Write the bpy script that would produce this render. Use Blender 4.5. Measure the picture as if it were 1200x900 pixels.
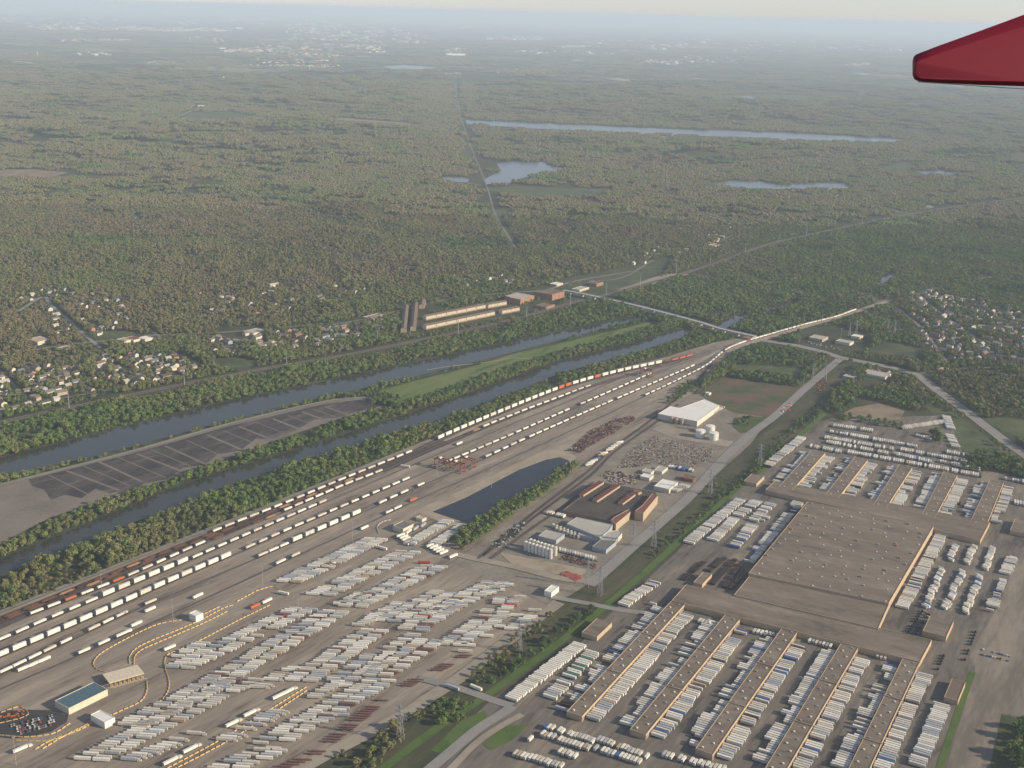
import bpy, bmesh, math, random
import numpy as np
from mathutils import Matrix, Vector

for o in list(bpy.data.objects):
    bpy.data.objects.remove(o)
random.seed(7)
rng = np.random.default_rng(7)
C = bpy.context.scene.collection
SC = bpy.context.scene

# ------------------------------------------------------------------ camera
FPX, ALT, HOR = 1436.0, 690.0, 14.0
ROLL = math.radians(1.58)
PITCH = math.atan((450 - HOR) * math.cos(ROLL) / FPX)
cam = bpy.data.cameras.new('camera')
camo = bpy.data.objects.new('camera', cam); C.objects.link(camo)
RM = Matrix.Rotation(math.pi / 2 - PITCH, 3, 'X') @ Matrix.Rotation(ROLL, 3, 'Z')
camo.matrix_world = Matrix.Translation((0, 0, ALT)) @ RM.to_4x4()
cam.sensor_width = 36; cam.lens = 36 * FPX / 1200
cam.clip_start = 0.5; cam.clip_end = 400000
SC.camera = camo

# ------------------------------------------------------------------ light
SUN_AZ, SUN_EL = math.radians(104), math.radians(23)      # azimuth clockwise from the view direction
W = bpy.data.worlds.new('World'); SC.world = W; W.use_nodes = True
nt = W.node_tree; nt.nodes.clear()
sky = nt.nodes.new('ShaderNodeTexSky'); sky.sky_type = 'NISHITA'; sky.sun_disc = False
sky.sun_elevation = SUN_EL; sky.sun_rotation = SUN_AZ; sky.altitude = 600
sky.air_density = 1.0; sky.dust_density = 0.35; sky.ozone_density = 1.0
bg = nt.nodes.new('ShaderNodeBackground'); bg.inputs['Strength'].default_value = 0.095
wo = nt.nodes.new('ShaderNodeOutputWorld')
hs = nt.nodes.new('ShaderNodeHueSaturation'); hs.inputs['Saturation'].default_value = 0.6; hs.inputs['Value'].default_value = 1.0
sm = nt.nodes.new('ShaderNodeMix'); sm.data_type = 'RGBA'; sm.blend_type = 'MULTIPLY'; sm.inputs[0].default_value = 1; sm.inputs[7].default_value = (0.92, 0.96, 1.12, 1)
nt.links.new(sky.outputs[0], hs.inputs['Color']); nt.links.new(hs.outputs[0], sm.inputs[6]); nt.links.new(sm.outputs[2], bg.inputs[0]); nt.links.new(bg.outputs[0], wo.inputs[0])
sl = bpy.data.lights.new('sun', 'SUN'); sl.energy = 5.0; sl.angle = math.radians(0.6); sl.color = (1.0, 0.86, 0.65)
so = bpy.data.objects.new('sun', sl); C.objects.link(so)
sd = Vector((math.sin(SUN_AZ) * math.cos(SUN_EL), math.cos(SUN_AZ) * math.cos(SUN_EL), math.sin(SUN_EL)))
so.rotation_euler = sd.to_track_quat('Z', 'Y').to_euler(); so.location = (300, -300, 900)
SC.view_settings.view_transform = 'Standard'; SC.view_settings.look = 'None'
SC.view_settings.gamma = 1; SC.view_settings.exposure = 0.36
try:
    SC.cycles.volume_bounces = 2; SC.cycles.max_bounces = 5; SC.cycles.diffuse_bounces = 2
    SC.cycles.glossy_bounces = 2; SC.cycles.transmission_bounces = 2
except Exception: pass
HAZE_DENSITY = 4.6e-5

# ------------------------------------------------------------------ pixel -> ground helpers
def P(px, py, z=0.0):
    d = RM @ Vector(((px - 600) / FPX, -(py - 450) / FPX, -1.0))
    t = (z - ALT) / d.z
    return Vector((d.x * t, d.y * t, z))
RMI = np.array(RM.inverted())
def proj(X, Y, Z=0.0):
    X = np.asarray(X, float); Y = np.asarray(Y, float)
    v = np.stack([X, Y, np.zeros_like(X) + Z - ALT])
    c = RMI @ v.reshape(3, -1)
    return 600 + FPX * c[0] / -c[2], 450 - FPX * c[1] / -c[2]
def PV(x, y, vx, vy, n=1.0):                              # ground heading at pixel towards pixel direction
    a = P(x, y); b = P(x + vx * n, y + vy * n)
    return math.atan2(b.y - a.y, b.x - a.x)
def head(vpx, vpy=None):                                  # heading of lines that meet at a horizon pixel
    if vpy is None: vpy = HOR + math.tan(ROLL) * (vpx - 600)
    d = RM @ Vector(((vpx - 600) / FPX, -(vpy - 450) / FPX, -1.0))
    return math.atan2(d.y, d.x)
H_TRACK = head(1684)                                       # rail yard axis
H_WING = head(1440)                                        # depot wings
H_CROSS = H_WING - math.pi / 2

def inpoly(xs, ys, poly):
    xs = np.asarray(xs); ys = np.asarray(ys)
    r = np.zeros(xs.shape, bool); n = len(poly); j = n - 1
    px = [p[0] for p in poly]; py = [p[1] for p in poly]
    bb = (xs >= min(px)) & (xs <= max(px)) & (ys >= min(py)) & (ys <= max(py))
    if not bb.any(): return r
    X = xs[bb]; Y = ys[bb]; q = np.zeros(X.shape, bool)
    for i in range(n):
        xi, yi, xj, yj = px[i], py[i], px[j], py[j]
        if yi != yj:
            c = ((yi > Y) != (yj > Y)) & (X < (xj - xi) * (Y - yi) / (yj - yi) + xi)
            q ^= c
        j = i
    r[bb] = q
    return r
def wpoly(px): return [tuple(P(*p)[:2]) for p in px]
def segdist(X, Y, pts):
    d = np.full(X.shape, 1e9)
    for (ax, ay), (bx, by) in zip(pts[:-1], pts[1:]):
        L = (bx - ax) ** 2 + (by - ay) ** 2
        t = np.clip(((X - ax) * (bx - ax) + (Y - ay) * (by - ay)) / max(L, 1e-6), 0, 1)
        d = np.minimum(d, np.hypot(X - ax - t * (bx - ax), Y - ay - t * (by - ay)))
    return d

# ------------------------------------------------------------------ materials
def newmat(name):
    m = bpy.data.materials.new(name); m.use_nodes = True
    b = m.node_tree.nodes['Principled BSDF']
    return m, m.node_tree, b
def mat(name, col, rough=0.8, metal=0.0, var=0.12, scale=0.3, spec=0.3):
    """plain paint or sheet with a little procedural unevenness"""
    m, t, b = newmat(name)
    b.inputs['Roughness'].default_value = rough; b.inputs['Metallic'].default_value = metal
    b.inputs['Specular IOR Level'].default_value = spec
    g = t.nodes.new('ShaderNodeNewGeometry'); n = t.nodes.new('ShaderNodeTexNoise')
    n.inputs['Scale'].default_value = scale; n.inputs['Detail'].default_value = 5
    r = t.nodes.new('ShaderNodeMapRange')
    r.inputs[1].default_value = 0.3; r.inputs[2].default_value = 0.7
    r.inputs[3].default_value = 1 - var; r.inputs[4].default_value = 1 + var
    x = t.nodes.new('ShaderNodeMix'); x.data_type = 'RGBA'; x.blend_type = 'MULTIPLY'
    x.inputs[0].default_value = 1
    x.inputs[6].default_value = (*col, 1)
    t.links.new(g.outputs['Position'], n.inputs['Vector']); t.links.new(n.outputs[0], r.inputs[0])
    t.links.new(r.outputs[0], x.inputs[7]); t.links.new(x.outputs[2], b.inputs['Base Color'])
    return m
def ground(name, cols, s1=0.01, s2=0.15, rough=0.95, lo=0.35, hi=0.65, stretch=None, ang=0.0, fine=0.5):
    """ground sheet: colour ramp over a broad noise plus a fine noise"""
    m, t, b = newmat(name)
    b.inputs['Roughness'].default_value = rough; b.inputs['Specular IOR Level'].default_value = 0.2
    g = t.nodes.new('ShaderNodeNewGeometry'); vec = g.outputs['Position']
    if stretch:
        mp = t.nodes.new('ShaderNodeMapping'); mp.vector_type = 'TEXTURE'
        mp.inputs['Rotation'].default_value = (0, 0, ang); mp.inputs['Scale'].default_value = (stretch, 1, 1)
        t.links.new(vec, mp.inputs[0]); vec = mp.outputs[0]
    n1 = t.nodes.new('ShaderNodeTexNoise'); n1.inputs['Scale'].default_value = s1; n1.inputs['Detail'].default_value = 6
    n1.inputs['Roughness'].default_value = 0.62
    n2 = t.nodes.new('ShaderNodeTexNoise'); n2.inputs['Scale'].default_value = s2; n2.inputs['Detail'].default_value = 4
    t.links.new(vec, n1.inputs['Vector']); t.links.new(vec, n2.inputs['Vector'])
    mx = t.nodes.new('ShaderNodeMix'); mx.data_type = 'FLOAT'; mx.inputs[0].default_value = fine * 0.6
    t.links.new(n1.outputs[0], mx.inputs[2]); t.links.new(n2.outputs[0], mx.inputs[3])
    r = t.nodes.new('ShaderNodeValToRGB'); e = r.color_ramp.elements
    e[0].position = lo; e[0].color = (*cols[0], 1); e[1].position = hi; e[1].color = (*cols[-1], 1)
    for i, c in enumerate(cols[1:-1]):
        q = e.new(lo + (hi - lo) * (i + 1) / (len(cols) - 1)); q.color = (*c, 1)
    t.links.new(mx.outputs[0], r.inputs[0]); t.links.new(r.outputs[0], b.inputs['Base Color'])
    return m

M = {}
M['white'] = mat('white_paint', (0.74, 0.70, 0.61), 0.5, var=0.08)
M['offwhite'] = mat('weathered_white_paint', (0.56, 0.52, 0.44), 0.6, var=0.12)
M['silver'] = mat('ribbed_grey_panel', (0.45, 0.46, 0.47), 0.45, 0.2, var=0.1)
M['red'] = mat('faded_red_paint', (0.42, 0.07, 0.045), 0.55)
M['orange'] = mat('orange_paint', (0.50, 0.125, 0.04), 0.5)
M['cranered'] = mat('weathered_crane_red', (0.26, 0.075, 0.045), 0.7)
M['blue'] = mat('blue_paint', (0.06, 0.12, 0.28), 0.5)
M['green'] = mat('green_paint', (0.06, 0.17, 0.12), 0.5)
M['brown'] = mat('brown_paint', (0.05, 0.028, 0.018), 0.5)
M['rust'] = mat('rusty_steel', (0.13, 0.06, 0.04), 0.85)
M['rustlit'] = mat('ochre_sunlit_rust', (0.34, 0.19, 0.09), 0.8)  # rusty steel with orange sunlight put into its colour
M['dark'] = mat('dark_rubber', (0.025, 0.025, 0.027), 0.8)
M['steel'] = mat('galvanised_steel', (0.36, 0.37, 0.38), 0.5, 0.3)
M['concrete'] = mat('concrete', (0.42, 0.40, 0.36), 0.9, scale=0.2)
M['glass'] = mat('window_glass', (0.04, 0.05, 0.06), 0.15, spec=0.6)
M['yellow'] = mat('yellow_paint_sunlit_concrete', (0.52, 0.36, 0.15), 0.7)  # yellow paint; on the lane barriers it is concrete with sunlight coloured in
M['buff'] = mat('buff_wall', (0.45, 0.335, 0.215), 0.85, scale=0.1)
M['buffdark'] = mat('brown_brick', (0.26, 0.17, 0.12), 0.9, scale=0.1)
M['brick'] = mat('orange_brick', (0.36, 0.19, 0.12), 0.9, scale=0.1)
M['cream'] = mat('cream_siding', (0.60, 0.52, 0.39), 0.8)
M['tan'] = mat('tan_siding', (0.42, 0.33, 0.23), 0.8)
M['greyside'] = mat('grey_siding', (0.32, 0.34, 0.36), 0.8)
M['roofgrey'] = mat('grey_shingle', (0.15, 0.145, 0.14), 0.9)
M['roofbrown'] = mat('brown_shingle', (0.16, 0.115, 0.085), 0.9)
M['roofdark'] = mat('dark_shingle', (0.075, 0.07, 0.07), 0.9)
M['roofred'] = mat('red_roof_sheet', (0.20, 0.075, 0.055), 0.8)
M['gravelroof'] = ground('gravel_roof', [(0.11, 0.088, 0.07), (0.17, 0.138, 0.108), (0.195, 0.16, 0.125), (0.25, 0.21, 0.165)], 0.05, 0.3, stretch=3.5, ang=H_CROSS, lo=0.36, hi=0.64)
M['lightroof'] = ground('pale_flat_roof', [(0.36, 0.34, 0.30), (0.44, 0.42, 0.37)], 0.02, 0.2)
M['whiteroof'] = ground('white_membrane_roof', [(0.66, 0.65, 0.60), (0.76, 0.75, 0.70)], 0.02, 0.2)
M['blueroof'] = mat('blue_green_metal_roof', (0.07, 0.13, 0.16), 0.5)
M['tarroof'] = ground('tar_roof', [(0.045, 0.04, 0.036), (0.075, 0.063, 0.055), (0.095, 0.08, 0.068)], 0.04, 0.3)
M['wingred'] = mat('glossy_red_paint', (0.22, 0.012, 0.026), 0.5, var=0.05, spec=0.35)
M['maroon'] = mat('maroon_steel', (0.19, 0.095, 0.08), .9)
M['verge'] = mat('scrub_heap', (0.07, 0.075, 0.04), .95); M['grassd'] = mat('grey_rubble', (0.20, 0.18, 0.15), .95)
M['bark'] = mat('bark', (0.10, 0.08, 0.065), 0.95)

def water(name, col, rough, bump, scale):
    m, t, b = newmat(name)
    b.inputs['Base Color'].default_value = (*col, 1); b.inputs['Roughness'].default_value = rough
    b.inputs['IOR'].default_value = 1.33; b.inputs['Specular IOR Level'].default_value = 0.5
    g = t.nodes.new('ShaderNodeNewGeometry'); n = t.nodes.new('ShaderNodeTexNoise')
    n.inputs['Scale'].default_value = scale; n.inputs['Detail'].default_value = 3
    b.inputs['Specular Tint'].default_value = (0.92, 0.93, 0.9, 1); bp = t.nodes.new('ShaderNodeBump'); bp.inputs['Strength'].default_value = bump; bp.inputs['Distance'].default_value = 0.3
    t.links.new(g.outputs['Position'], n.inputs['Vector']); t.links.new(n.outputs[0], bp.inputs['Height'])
    t.links.new(bp.outputs[0], b.inputs['Normal'])
    return m
M['canal'] = water('canal_water', (0.035, 0.038, 0.032), 0.12, 0.3, 0.12)
M['lake'] = water('lake_water', (0.10, 0.12, 0.14), 0.22, 0.35, 0.05)
M['pondwater'] = water('pond_water', (0.014, 0.02, 0.027), 0.10, 0.15, 0.2)

# ------------------------------------------------------------------ object helpers
def link(o, parent=None):
    C.objects.link(o)
    if parent is not None: o.parent = parent
    return o
def thing(name, label, cat, loc=(0, 0, 0), rotz=0.0, group=None):
    o = bpy.data.objects.new(name, None); link(o)
    o.empty_display_size = 1
    o.location = loc; o.rotation_euler = (0, 0, rotz); o['label'] = label; o['category'] = cat
    if group: o['group'] = group
    return o
def tag(o, label, cat, group=None, kind=None):
    if label: o['label'] = label
    if cat: o['category'] = cat
    if group: o['group'] = group
    if kind: o['kind'] = kind
    return o
class MB:
    """collects boxes, bars, prisms as one mesh"""
    def __init__(s): s.v = []; s.f = []; s.m = []; s.mats = []
    def mi(s, m):
        if m not in s.mats: s.mats.append(m)
        return s.mats.index(m)
    def raw(s, vs, fs, m):
        b = len(s.v); s.v += [tuple(v) for v in vs]; k = s.mi(m)
        for f in fs: s.f.append([b + i for i in f]); s.m.append(k)
    def box(s, x, y, z, dx, dy, dz, m, rz=0.0):           # centre x,y ; base z
        c, n = math.cos(rz), math.sin(rz); vs = []
        for zz in (z, z + dz):
            for sx, sy in ((-1, -1), (1, -1), (1, 1), (-1, 1)):
                a, b = sx * dx / 2, sy * dy / 2
                vs.append((x + a * c - b * n, y + a * n + b * c, zz))
        s.raw(vs, [(3, 2, 1, 0), (4, 5, 6, 7), (0, 1, 5, 4), (1, 2, 6, 5), (2, 3, 7, 6), (3, 0, 4, 7)], m)
    def bar(s, a, b, w, m):
        a = Vector(a); b = Vector(b); d = (b - a).normalized()
        u = d.cross(Vector((0, 0, 1)))
        if u.length < 1e-3: u = Vector((1, 0, 0))
        u.normalize(); q = d.cross(u); vs = []
        for p in (a, b):
            for sx, sy in ((-1, -1), (1, -1), (1, 1), (-1, 1)): vs.append(p + u * sx * w / 2 + q * sy * w / 2)
        s.raw(vs, [(3, 2, 1, 0), (4, 5, 6, 7), (0, 1, 5, 4), (1, 2, 6, 5), (2, 3, 7, 6), (3, 0, 4, 7)], m)
    def cyl(s, x, y, z, r, h, m, n=16, r2=None, cap=True):
        r2 = r if r2 is None else r2; vs = []
        for zz, rr in ((z, r), (z + h, r2)):
            for i in range(n):
                a = 2 * math.pi * i / n; vs.append((x + rr * math.cos(a), y + rr * math.sin(a), zz))
        fs = [(i, (i + 1) % n, n + (i + 1) % n, n + i) for i in range(n)]
        if cap: fs += [tuple(range(n, 2 * n)), tuple(range(n - 1, -1, -1))]
        s.raw(vs, fs, m)
    def tube(s, a, b, r, m, n=10):
        a = Vector(a); b = Vector(b); d = (b - a).normalized()
        u = d.cross(Vector((0, 0, 1)));
        if u.length < 1e-3: u = Vector((1, 0, 0))
        u.normalize(); q = d.cross(u); vs = []
        for p in (a, b):
            for i in range(n):
                t = 2 * math.pi * i / n; vs.append(p + u * r * math.cos(t) + q * r * math.sin(t))
        fs = [(i, (i + 1) % n, n + (i + 1) % n, n + i) for i in range(n)] + [tuple(range(n, 2 * n)), tuple(range(n - 1, -1, -1))]
        s.raw(vs, fs, m)
    def mesh(s, name):
        me = bpy.data.meshes.new(name); me.from_pydata(s.v, [], s.f)
        for m in s.mats: me.materials.append(m)
        me.polygons.foreach_set('material_index', s.m); me.update()
        return me
    def build(s, name, parent=None):
        return link(bpy.data.objects.new(name, s.mesh(name)), parent)
def sheet(name, pts, z, m, kind='structure'):
    """flat polygon on the ground from world xy points"""
    bm = bmesh.new(); vs = [bm.verts.new((p[0], p[1], z)) for p in pts]
    f = bm.faces.new(vs)
    f.normal_update()
    if f.normal.z < 0: f.normal_flip()
    bmesh.ops.triangulate(bm, faces=[f])
    me = bpy.data.meshes.new(name); bm.to_mesh(me); bm.free(); me.materials.append(m)
    o = link(bpy.data.objects.new(name, me)); o['kind'] = kind
    return o
def smooth(pts, n=6):
    """Catmull-Rom through 2D points"""
    p = [np.array(q[:2], float) for q in pts]; p = [2 * p[0] - p[1]] + p + [2 * p[-1] - p[-2]]; out = []
    for i in range(1, len(p) - 2):
        for k in range(n):
            t = k / n
            out.append(tuple(0.5 * (2 * p[i] + (p[i + 1] - p[i - 1]) * t + (2 * p[i - 1] - 5 * p[i] + 4 * p[i + 1] - p[i + 2]) * t * t + (3 * p[i] - p[i - 1] - 3 * p[i + 1] + p[i + 2]) * t ** 3)))
    out.append(tuple(p[-2])); return out
def ribbon(name, pts, width, z, m, kind='structure', off=0.0):
    n = len(pts); L = []; R = []
    for i in range(n):
        a = np.array(pts[max(i - 1, 0)][:2]); b = np.array(pts[min(i + 1, n - 1)][:2]); d = b - a; d /= max(np.hypot(*d), 1e-6)
        nn = np.array((-d[1], d[0])); c = np.array(pts[i][:2]) + nn * off
        L.append(c + nn * width / 2); R.append(c - nn * width / 2)
    vs = [(p[0], p[1], z) for p in L] + [(p[0], p[1], z) for p in R]
    fs = [(i + n, i + n + 1, i + 1, i) for i in range(n - 1)]
    me = bpy.data.meshes.new(name); me.from_pydata(vs, [], fs); me.materials.append(m); me.update()
    o = link(bpy.data.objects.new(name, me))
    if kind: o['kind'] = kind
    return o
def walk(pts, step, start=0.0, end=None):
    """points and headings every step metres along a world polyline"""
    q = np.array([p[:2] for p in pts]); d = np.diff(q, axis=0); L = np.hypot(d[:, 0], d[:, 1]); cum = np.concatenate([[0], np.cumsum(L)])
    out = []
    for t in np.arange(start, cum[-1] if end is None else min(end, cum[-1]), step):
        k = min(int(np.searchsorted(cum, t, 'right')) - 1, len(L) - 1); u = (t - cum[k]) / max(L[k], 1e-6)
        out.append((q[k, 0] + d[k, 0] * u, q[k, 1] + d[k, 1] * u, math.atan2(d[k, 1], d[k, 0])))
    return out
ORD = lambda n: '%d%s' % (n, 'th' if 10 <= n % 100 <= 20 else {1: 'st', 2: 'nd', 3: 'rd'}.get(n % 10, 'th'))

#==SETTING==
# ------------------------------------------------------------------ ground, sheets, water
G = {}
G['land'], t, b = newmat('open_land')
b.inputs['Roughness'].default_value = 1; b.inputs['Specular IOR Level'].default_value = 0.1
g = t.nodes.new('ShaderNodeNewGeometry')
def tn(kind, **kw):
    n = t.nodes.new(kind)
    for k, v in kw.items(): n.inputs[k].default_value = v
    return n
def ramp(stops, interp='LINEAR'):
    r = t.nodes.new('ShaderNodeValToRGB'); r.color_ramp.interpolation = interp; e = r.color_ramp.elements
    e[0].position = stops[0][0]; e[0].color = (*stops[0][1], 1); e[1].position = stops[-1][0]; e[1].color = (*stops[-1][1], 1)
    for p_, c in stops[1:-1]: q = e.new(p_); q.color = (*c, 1)
    return r
vor = tn('ShaderNodeTexVoronoi', Scale=1 / 650); vor.distance = 'CHEBYCHEV'
nz = tn('ShaderNodeTexNoise', Scale=1 / 5000, Detail=5, Roughness=0.6)
nf = tn('ShaderNodeTexNoise', Scale=1 / 60, Detail=7, Roughness=0.7)
for n in (vor, nz, nf): t.links.new(g.outputs['Position'], n.inputs['Vector'])
sep = t.nodes.new('ShaderNodeSeparateColor'); t.links.new(vor.outputs['Color'], sep.inputs[0])
fields = ramp([(0, (0.045, 0.055, 0.03)), (0.35, (0.06, 0.075, 0.035)), (0.5, (0.10, 0.12, 0.05)), (0.65, (0.07, 0.065, 0.045)), (0.8, (0.20, 0.17, 0.12)), (0.92, (0.32, 0.29, 0.24))], 'CONSTANT')
t.links.new(sep.outputs[0], fields.inputs[0])
wood = ramp([(0.3, (0.03, 0.036, 0.018)), (0.5, (0.06, 0.066, 0.032)), (0.7, (0.10, 0.095, 0.052))])
t.links.new(nf.outputs[0], wood.inputs[0])
msk = ramp([(0.46, (0, 0, 0)), (0.54, (1, 1, 1))]); t.links.new(nz.outputs[0], msk.inputs[0])
mx = t.nodes.new('ShaderNodeMix'); mx.data_type = 'RGBA'
t.links.new(msk.outputs[0], mx.inputs[0]); t.links.new(wood.outputs[0], mx.inputs[6]); t.links.new(fields.outputs[0], mx.inputs[7])
t.links.new(mx.outputs[2], b.inputs['Base Color'])
G['grass'] = ground('rough_grass', [(0.035, 0.05, 0.02), (0.06, 0.075, 0.03), (0.10, 0.105, 0.05)], 0.02, 0.3)
G['lawn'] = ground('bright_grass', [(0.04, 0.058, 0.022), (0.07, 0.092, 0.034), (0.12, 0.125, 0.06)], 0.02, 0.3)
G['verge'] = ground('brown_green_scrub', [(0.035, 0.042, 0.022), (0.06, 0.065, 0.032), (0.105, 0.09, 0.055)], 0.03, 0.3, stretch=5, ang=H_TRACK)
G['bright'] = ground('fresh_grass', [(0.05, 0.09, 0.022), (0.08, 0.13, 0.03), (0.10, 0.125, 0.045)], 0.03, 0.3)
G['field'] = ground('reddish_field', [(0.06, 0.075, 0.032), (0.09, 0.09, 0.045), (0.15, 0.085, 0.065)], 0.02, 0.2, lo=0.42, hi=0.58)
G['bare'] = ground('bare_soil', [(0.12, 0.10, 0.06), (0.23, 0.17, 0.115), (0.27, 0.22, 0.16)], 0.02, 0.3)
G['yard'] = ground('rail_yard_concrete', [(0.145, 0.118, 0.094), (0.225, 0.188, 0.15), (0.258, 0.216, 0.172), (0.325, 0.275, 0.212)], 0.03, 0.25, lo=0.40, hi=0.60, stretch=7, ang=H_TRACK)
G['gravel'] = ground('pale_gravel', [(0.22, 0.19, 0.15), (0.29, 0.25, 0.195), (0.34, 0.30, 0.24)], 0.02, 0.3, stretch=3, ang=H_TRACK)
G['sand'] = ground('sandy_bank', [(0.24, 0.20, 0.145), (0.32, 0.27, 0.20), (0.37, 0.32, 0.245)], 0.03, 0.4)
G['dirt'] = ground('industrial_dirt', [(0.15, 0.13, 0.105), (0.21, 0.185, 0.15), (0.29, 0.255, 0.20)], 0.02, 0.2)
G['asphalt'] = ground('depot_asphalt', [(0.082, 0.073, 0.064), (0.142, 0.124, 0.105), (0.165, 0.145, 0.12), (0.235, 0.20, 0.155)], 0.03, 0.2, lo=0.39, hi=0.61, stretch=5, ang=H_WING)
G['tanpave'] = ground('tan_concrete_pavement', [(0.15, 0.13, 0.105), (0.20, 0.172, 0.138), (0.26, 0.22, 0.175)], 0.03, 0.2, lo=0.4, hi=0.6, stretch=5, ang=H_WING)
G['darkasph'] = ground('dark_asphalt', [(0.04, 0.04, 0.042), (0.065, 0.062, 0.06)], 0.05, 0.3)
G['road'] = ground('worn_road_surface', [(0.21, 0.20, 0.185), (0.27, 0.26, 0.24)], 0.02, 0.2)
G['ballast'] = ground('rusty_ballast', [(0.055, 0.042, 0.038), (0.09, 0.068, 0.058), (0.13, 0.10, 0.08)], 0.03, 0.5, stretch=8, ang=H_TRACK)
G['rail'] = ground('railway_ballast', [(0.13, 0.11, 0.09), (0.19, 0.16, 0.135)], 0.02, 0.3)
G['coal'] = ground('coal_dark_paving', [(0.038, 0.033, 0.034), (0.062, 0.053, 0.052), (0.09, 0.077, 0.07), (0.15, 0.13, 0.11)], 0.03, 0.2, lo=0.42, hi=0.64, stretch=3, ang=H_TRACK)
G['lot'] = ground('weathered_lot_paving', [(0.13, 0.115, 0.095), (0.19, 0.165, 0.135), (0.22, 0.195, 0.165)], 0.012, 0.2)

R0 = 170000.0
grd = sheet('ground', [(-R0, -R0), (R0, -R0), (R0, R0), (-R0, R0)], 0.0, G['land'])
def psheet(name, px, z, m): return sheet(name, [P(*p) for p in px], z, m)

CANAL = [(-60, 552), (0, 537), (133, 503), (267, 470), (400, 443), (533, 414), (600, 400), (727, 374), (745, 371), (762, 368),
         (760, 371), (745, 374), (735, 378), (647, 401), (557, 424), (500, 438), (400, 461), (267, 493), (130, 530), (0, 560), (-60, 575)]
CHANNEL = [(-40, 673), (0, 655), (60, 631), (200, 573), (262, 552), (340, 529), (400, 510), (505, 476), (590, 446), (658, 422), (728, 405), (790, 387), (806, 384), (812, 387),
           (800, 396), (728, 418), (658, 437), (590, 464), (505, 495), (400, 526), (340, 545), (262, 571), (200, 595), (60, 651), (0, 674), (-40, 690)]
MAPLE = [(568, 210), (587, 200), (582, 192), (597, 189), (633, 190), (642, 187), (640, 193), (667, 199), (633, 205), (607, 210), (597, 215), (570, 216)]
SLOUGH = [(545, 141), (600, 143), (667, 146), (800, 152), (933, 156), (1055, 163), (1050, 166), (1000, 166), (917, 164), (833, 160), (800, 158), (667, 153), (600, 149), (547, 145)]
LAKE3 = [(835, 216), (860, 212), (893, 213), (910, 217), (950, 215), (990, 215), (992, 219), (933, 222), (867, 221)]
LAKE4 = [(1072, 201), (1100, 199), (1133, 203), (1139, 205), (1083, 204)]
LAKES0 = [[(836, 381), (850, 374), (873, 367), (876, 371), (852, 384), (838, 388)], [(897, 361), (920, 354), (936, 350), (938, 353), (915, 360), (899, 364)], [(1026, 331), (1034, 322), (1047, 318), (1050, 321), (1040, 330), (1029, 334)]]
LAKES = [('lake', MAPLE), ('lake', SLOUGH), ('lake', LAKE3), ('lake', LAKE4), ('pond', [(517, 208), (535, 207), (550, 210), (548, 214), (525, 213)]),
         ('pond', [(152, 253), (160, 251), (168, 254), (160, 256)]), ('lake', [(448, 78), (470, 76), (514, 79), (500, 81), (460, 81)]),
         ('pond', [(860, 113.5), (875, 113), (888, 115), (872, 116)]), ('pond', [(1000, 85.5), (1010, 85), (1023, 87), (1012, 88)]),
         ('pond', [(1108, 111.5), (1120, 111), (1132, 113), (1120, 114)]), ('pond', [(810, 92), (830, 92.3), (830, 93.5), (812, 93.3)]),
         ('pond', [(845, 95), (868, 95), (870, 96.8), (848, 96.8)]), ('pond', [(585, 92), (630, 92), (632, 93.6), (588, 93.6)])]
LOT = [(-60, 592), (0, 568), (150, 530), (267, 497), (383, 470), (400, 467.5), (443, 464), (463, 471), (455, 476), (400, 490), (320, 517), (233, 550), (133, 583), (60, 606), (0, 637), (-60, 660)]
ISLE = [(430, 470), (443, 458), (500, 443), (560, 428), (600, 415), (650, 404), (735, 384), (765, 376), (782, 382), (740, 394), (690, 406), (650, 416), (590, 432), (540, 452), (495, 468), (460, 478)]
YARD = [(-60, 745), (0, 719), (192, 642), (360, 575), (511, 512), (590, 481), (660, 452), (720, 433), (775, 420), (835, 402), (866, 396), (885, 392), (887, 399), (872, 406), (850, 419), (835, 434), (812, 462), (780, 484),
        (730, 512), (690, 545), (671, 560), (600, 610), (530, 660), (560, 672), (600, 690), (655, 706), (545, 790), (470, 840), (380, 885), (340, 915), (250, 960), (-80, 960)]
INDUS = [(812, 462), (840, 462), (900, 492), (880, 520), (840, 556), (770, 620), (738, 642), (700, 678), (690, 690), (640, 708), (600, 690), (560, 672), (530, 660), (600, 610), (671, 560), (690, 545), (730, 512), (780, 484)]
GREEN = [(985, 424), (1000, 430), (975, 470), (948, 498), (928, 518), (900, 548), (866, 574), (790, 650), (723, 712), (677, 757), (580, 817), (560, 835), (520, 880), (490, 915), (330, 915), (380, 885), (470, 840), (545, 790), (655, 706), (700, 678), (740, 640), (840, 556), (880, 520), (940, 464)]
UPS = [(948, 498), (975, 490), (1040, 490), (1070, 488), (1110, 487), (1128, 530), (1160, 548), (1200, 562), (1260, 585), (1330, 960), (560, 960), (490, 915), (520, 880), (560, 835), (580, 817), (677, 757), (723, 712), (790, 650), (866, 574), (900, 548), (928, 518)]
FIELD = [(818, 462), (835, 448), (855, 440), (905, 440), (945, 448), (940, 460), (925, 480), (905, 490), (860, 484), (835, 472)]
psheet('yard_pavement', YARD, 0.12, G['yard'])
psheet('industrial_ground', INDUS, 0.24, G['dirt'])
psheet('greenway_ground', GREEN, 0.36, G['verge'])
psheet('depot_pavement', UPS, 0.48, G['asphalt'])
psheet('field', FIELD, 0.30, G['field'])
psheet('canal_water', CANAL, 0.2, M['canal'])
psheet('channel_water', CHANNEL, 0.3, M['canal'])
for p in LAKES0: psheet('channel_water', p, 0.3, M['canal'])
for n, p in LAKES: psheet(n, p, 0.5, M['lake'])
psheet('parking_lot', LOT, 0.15, G['lot'])
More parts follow.
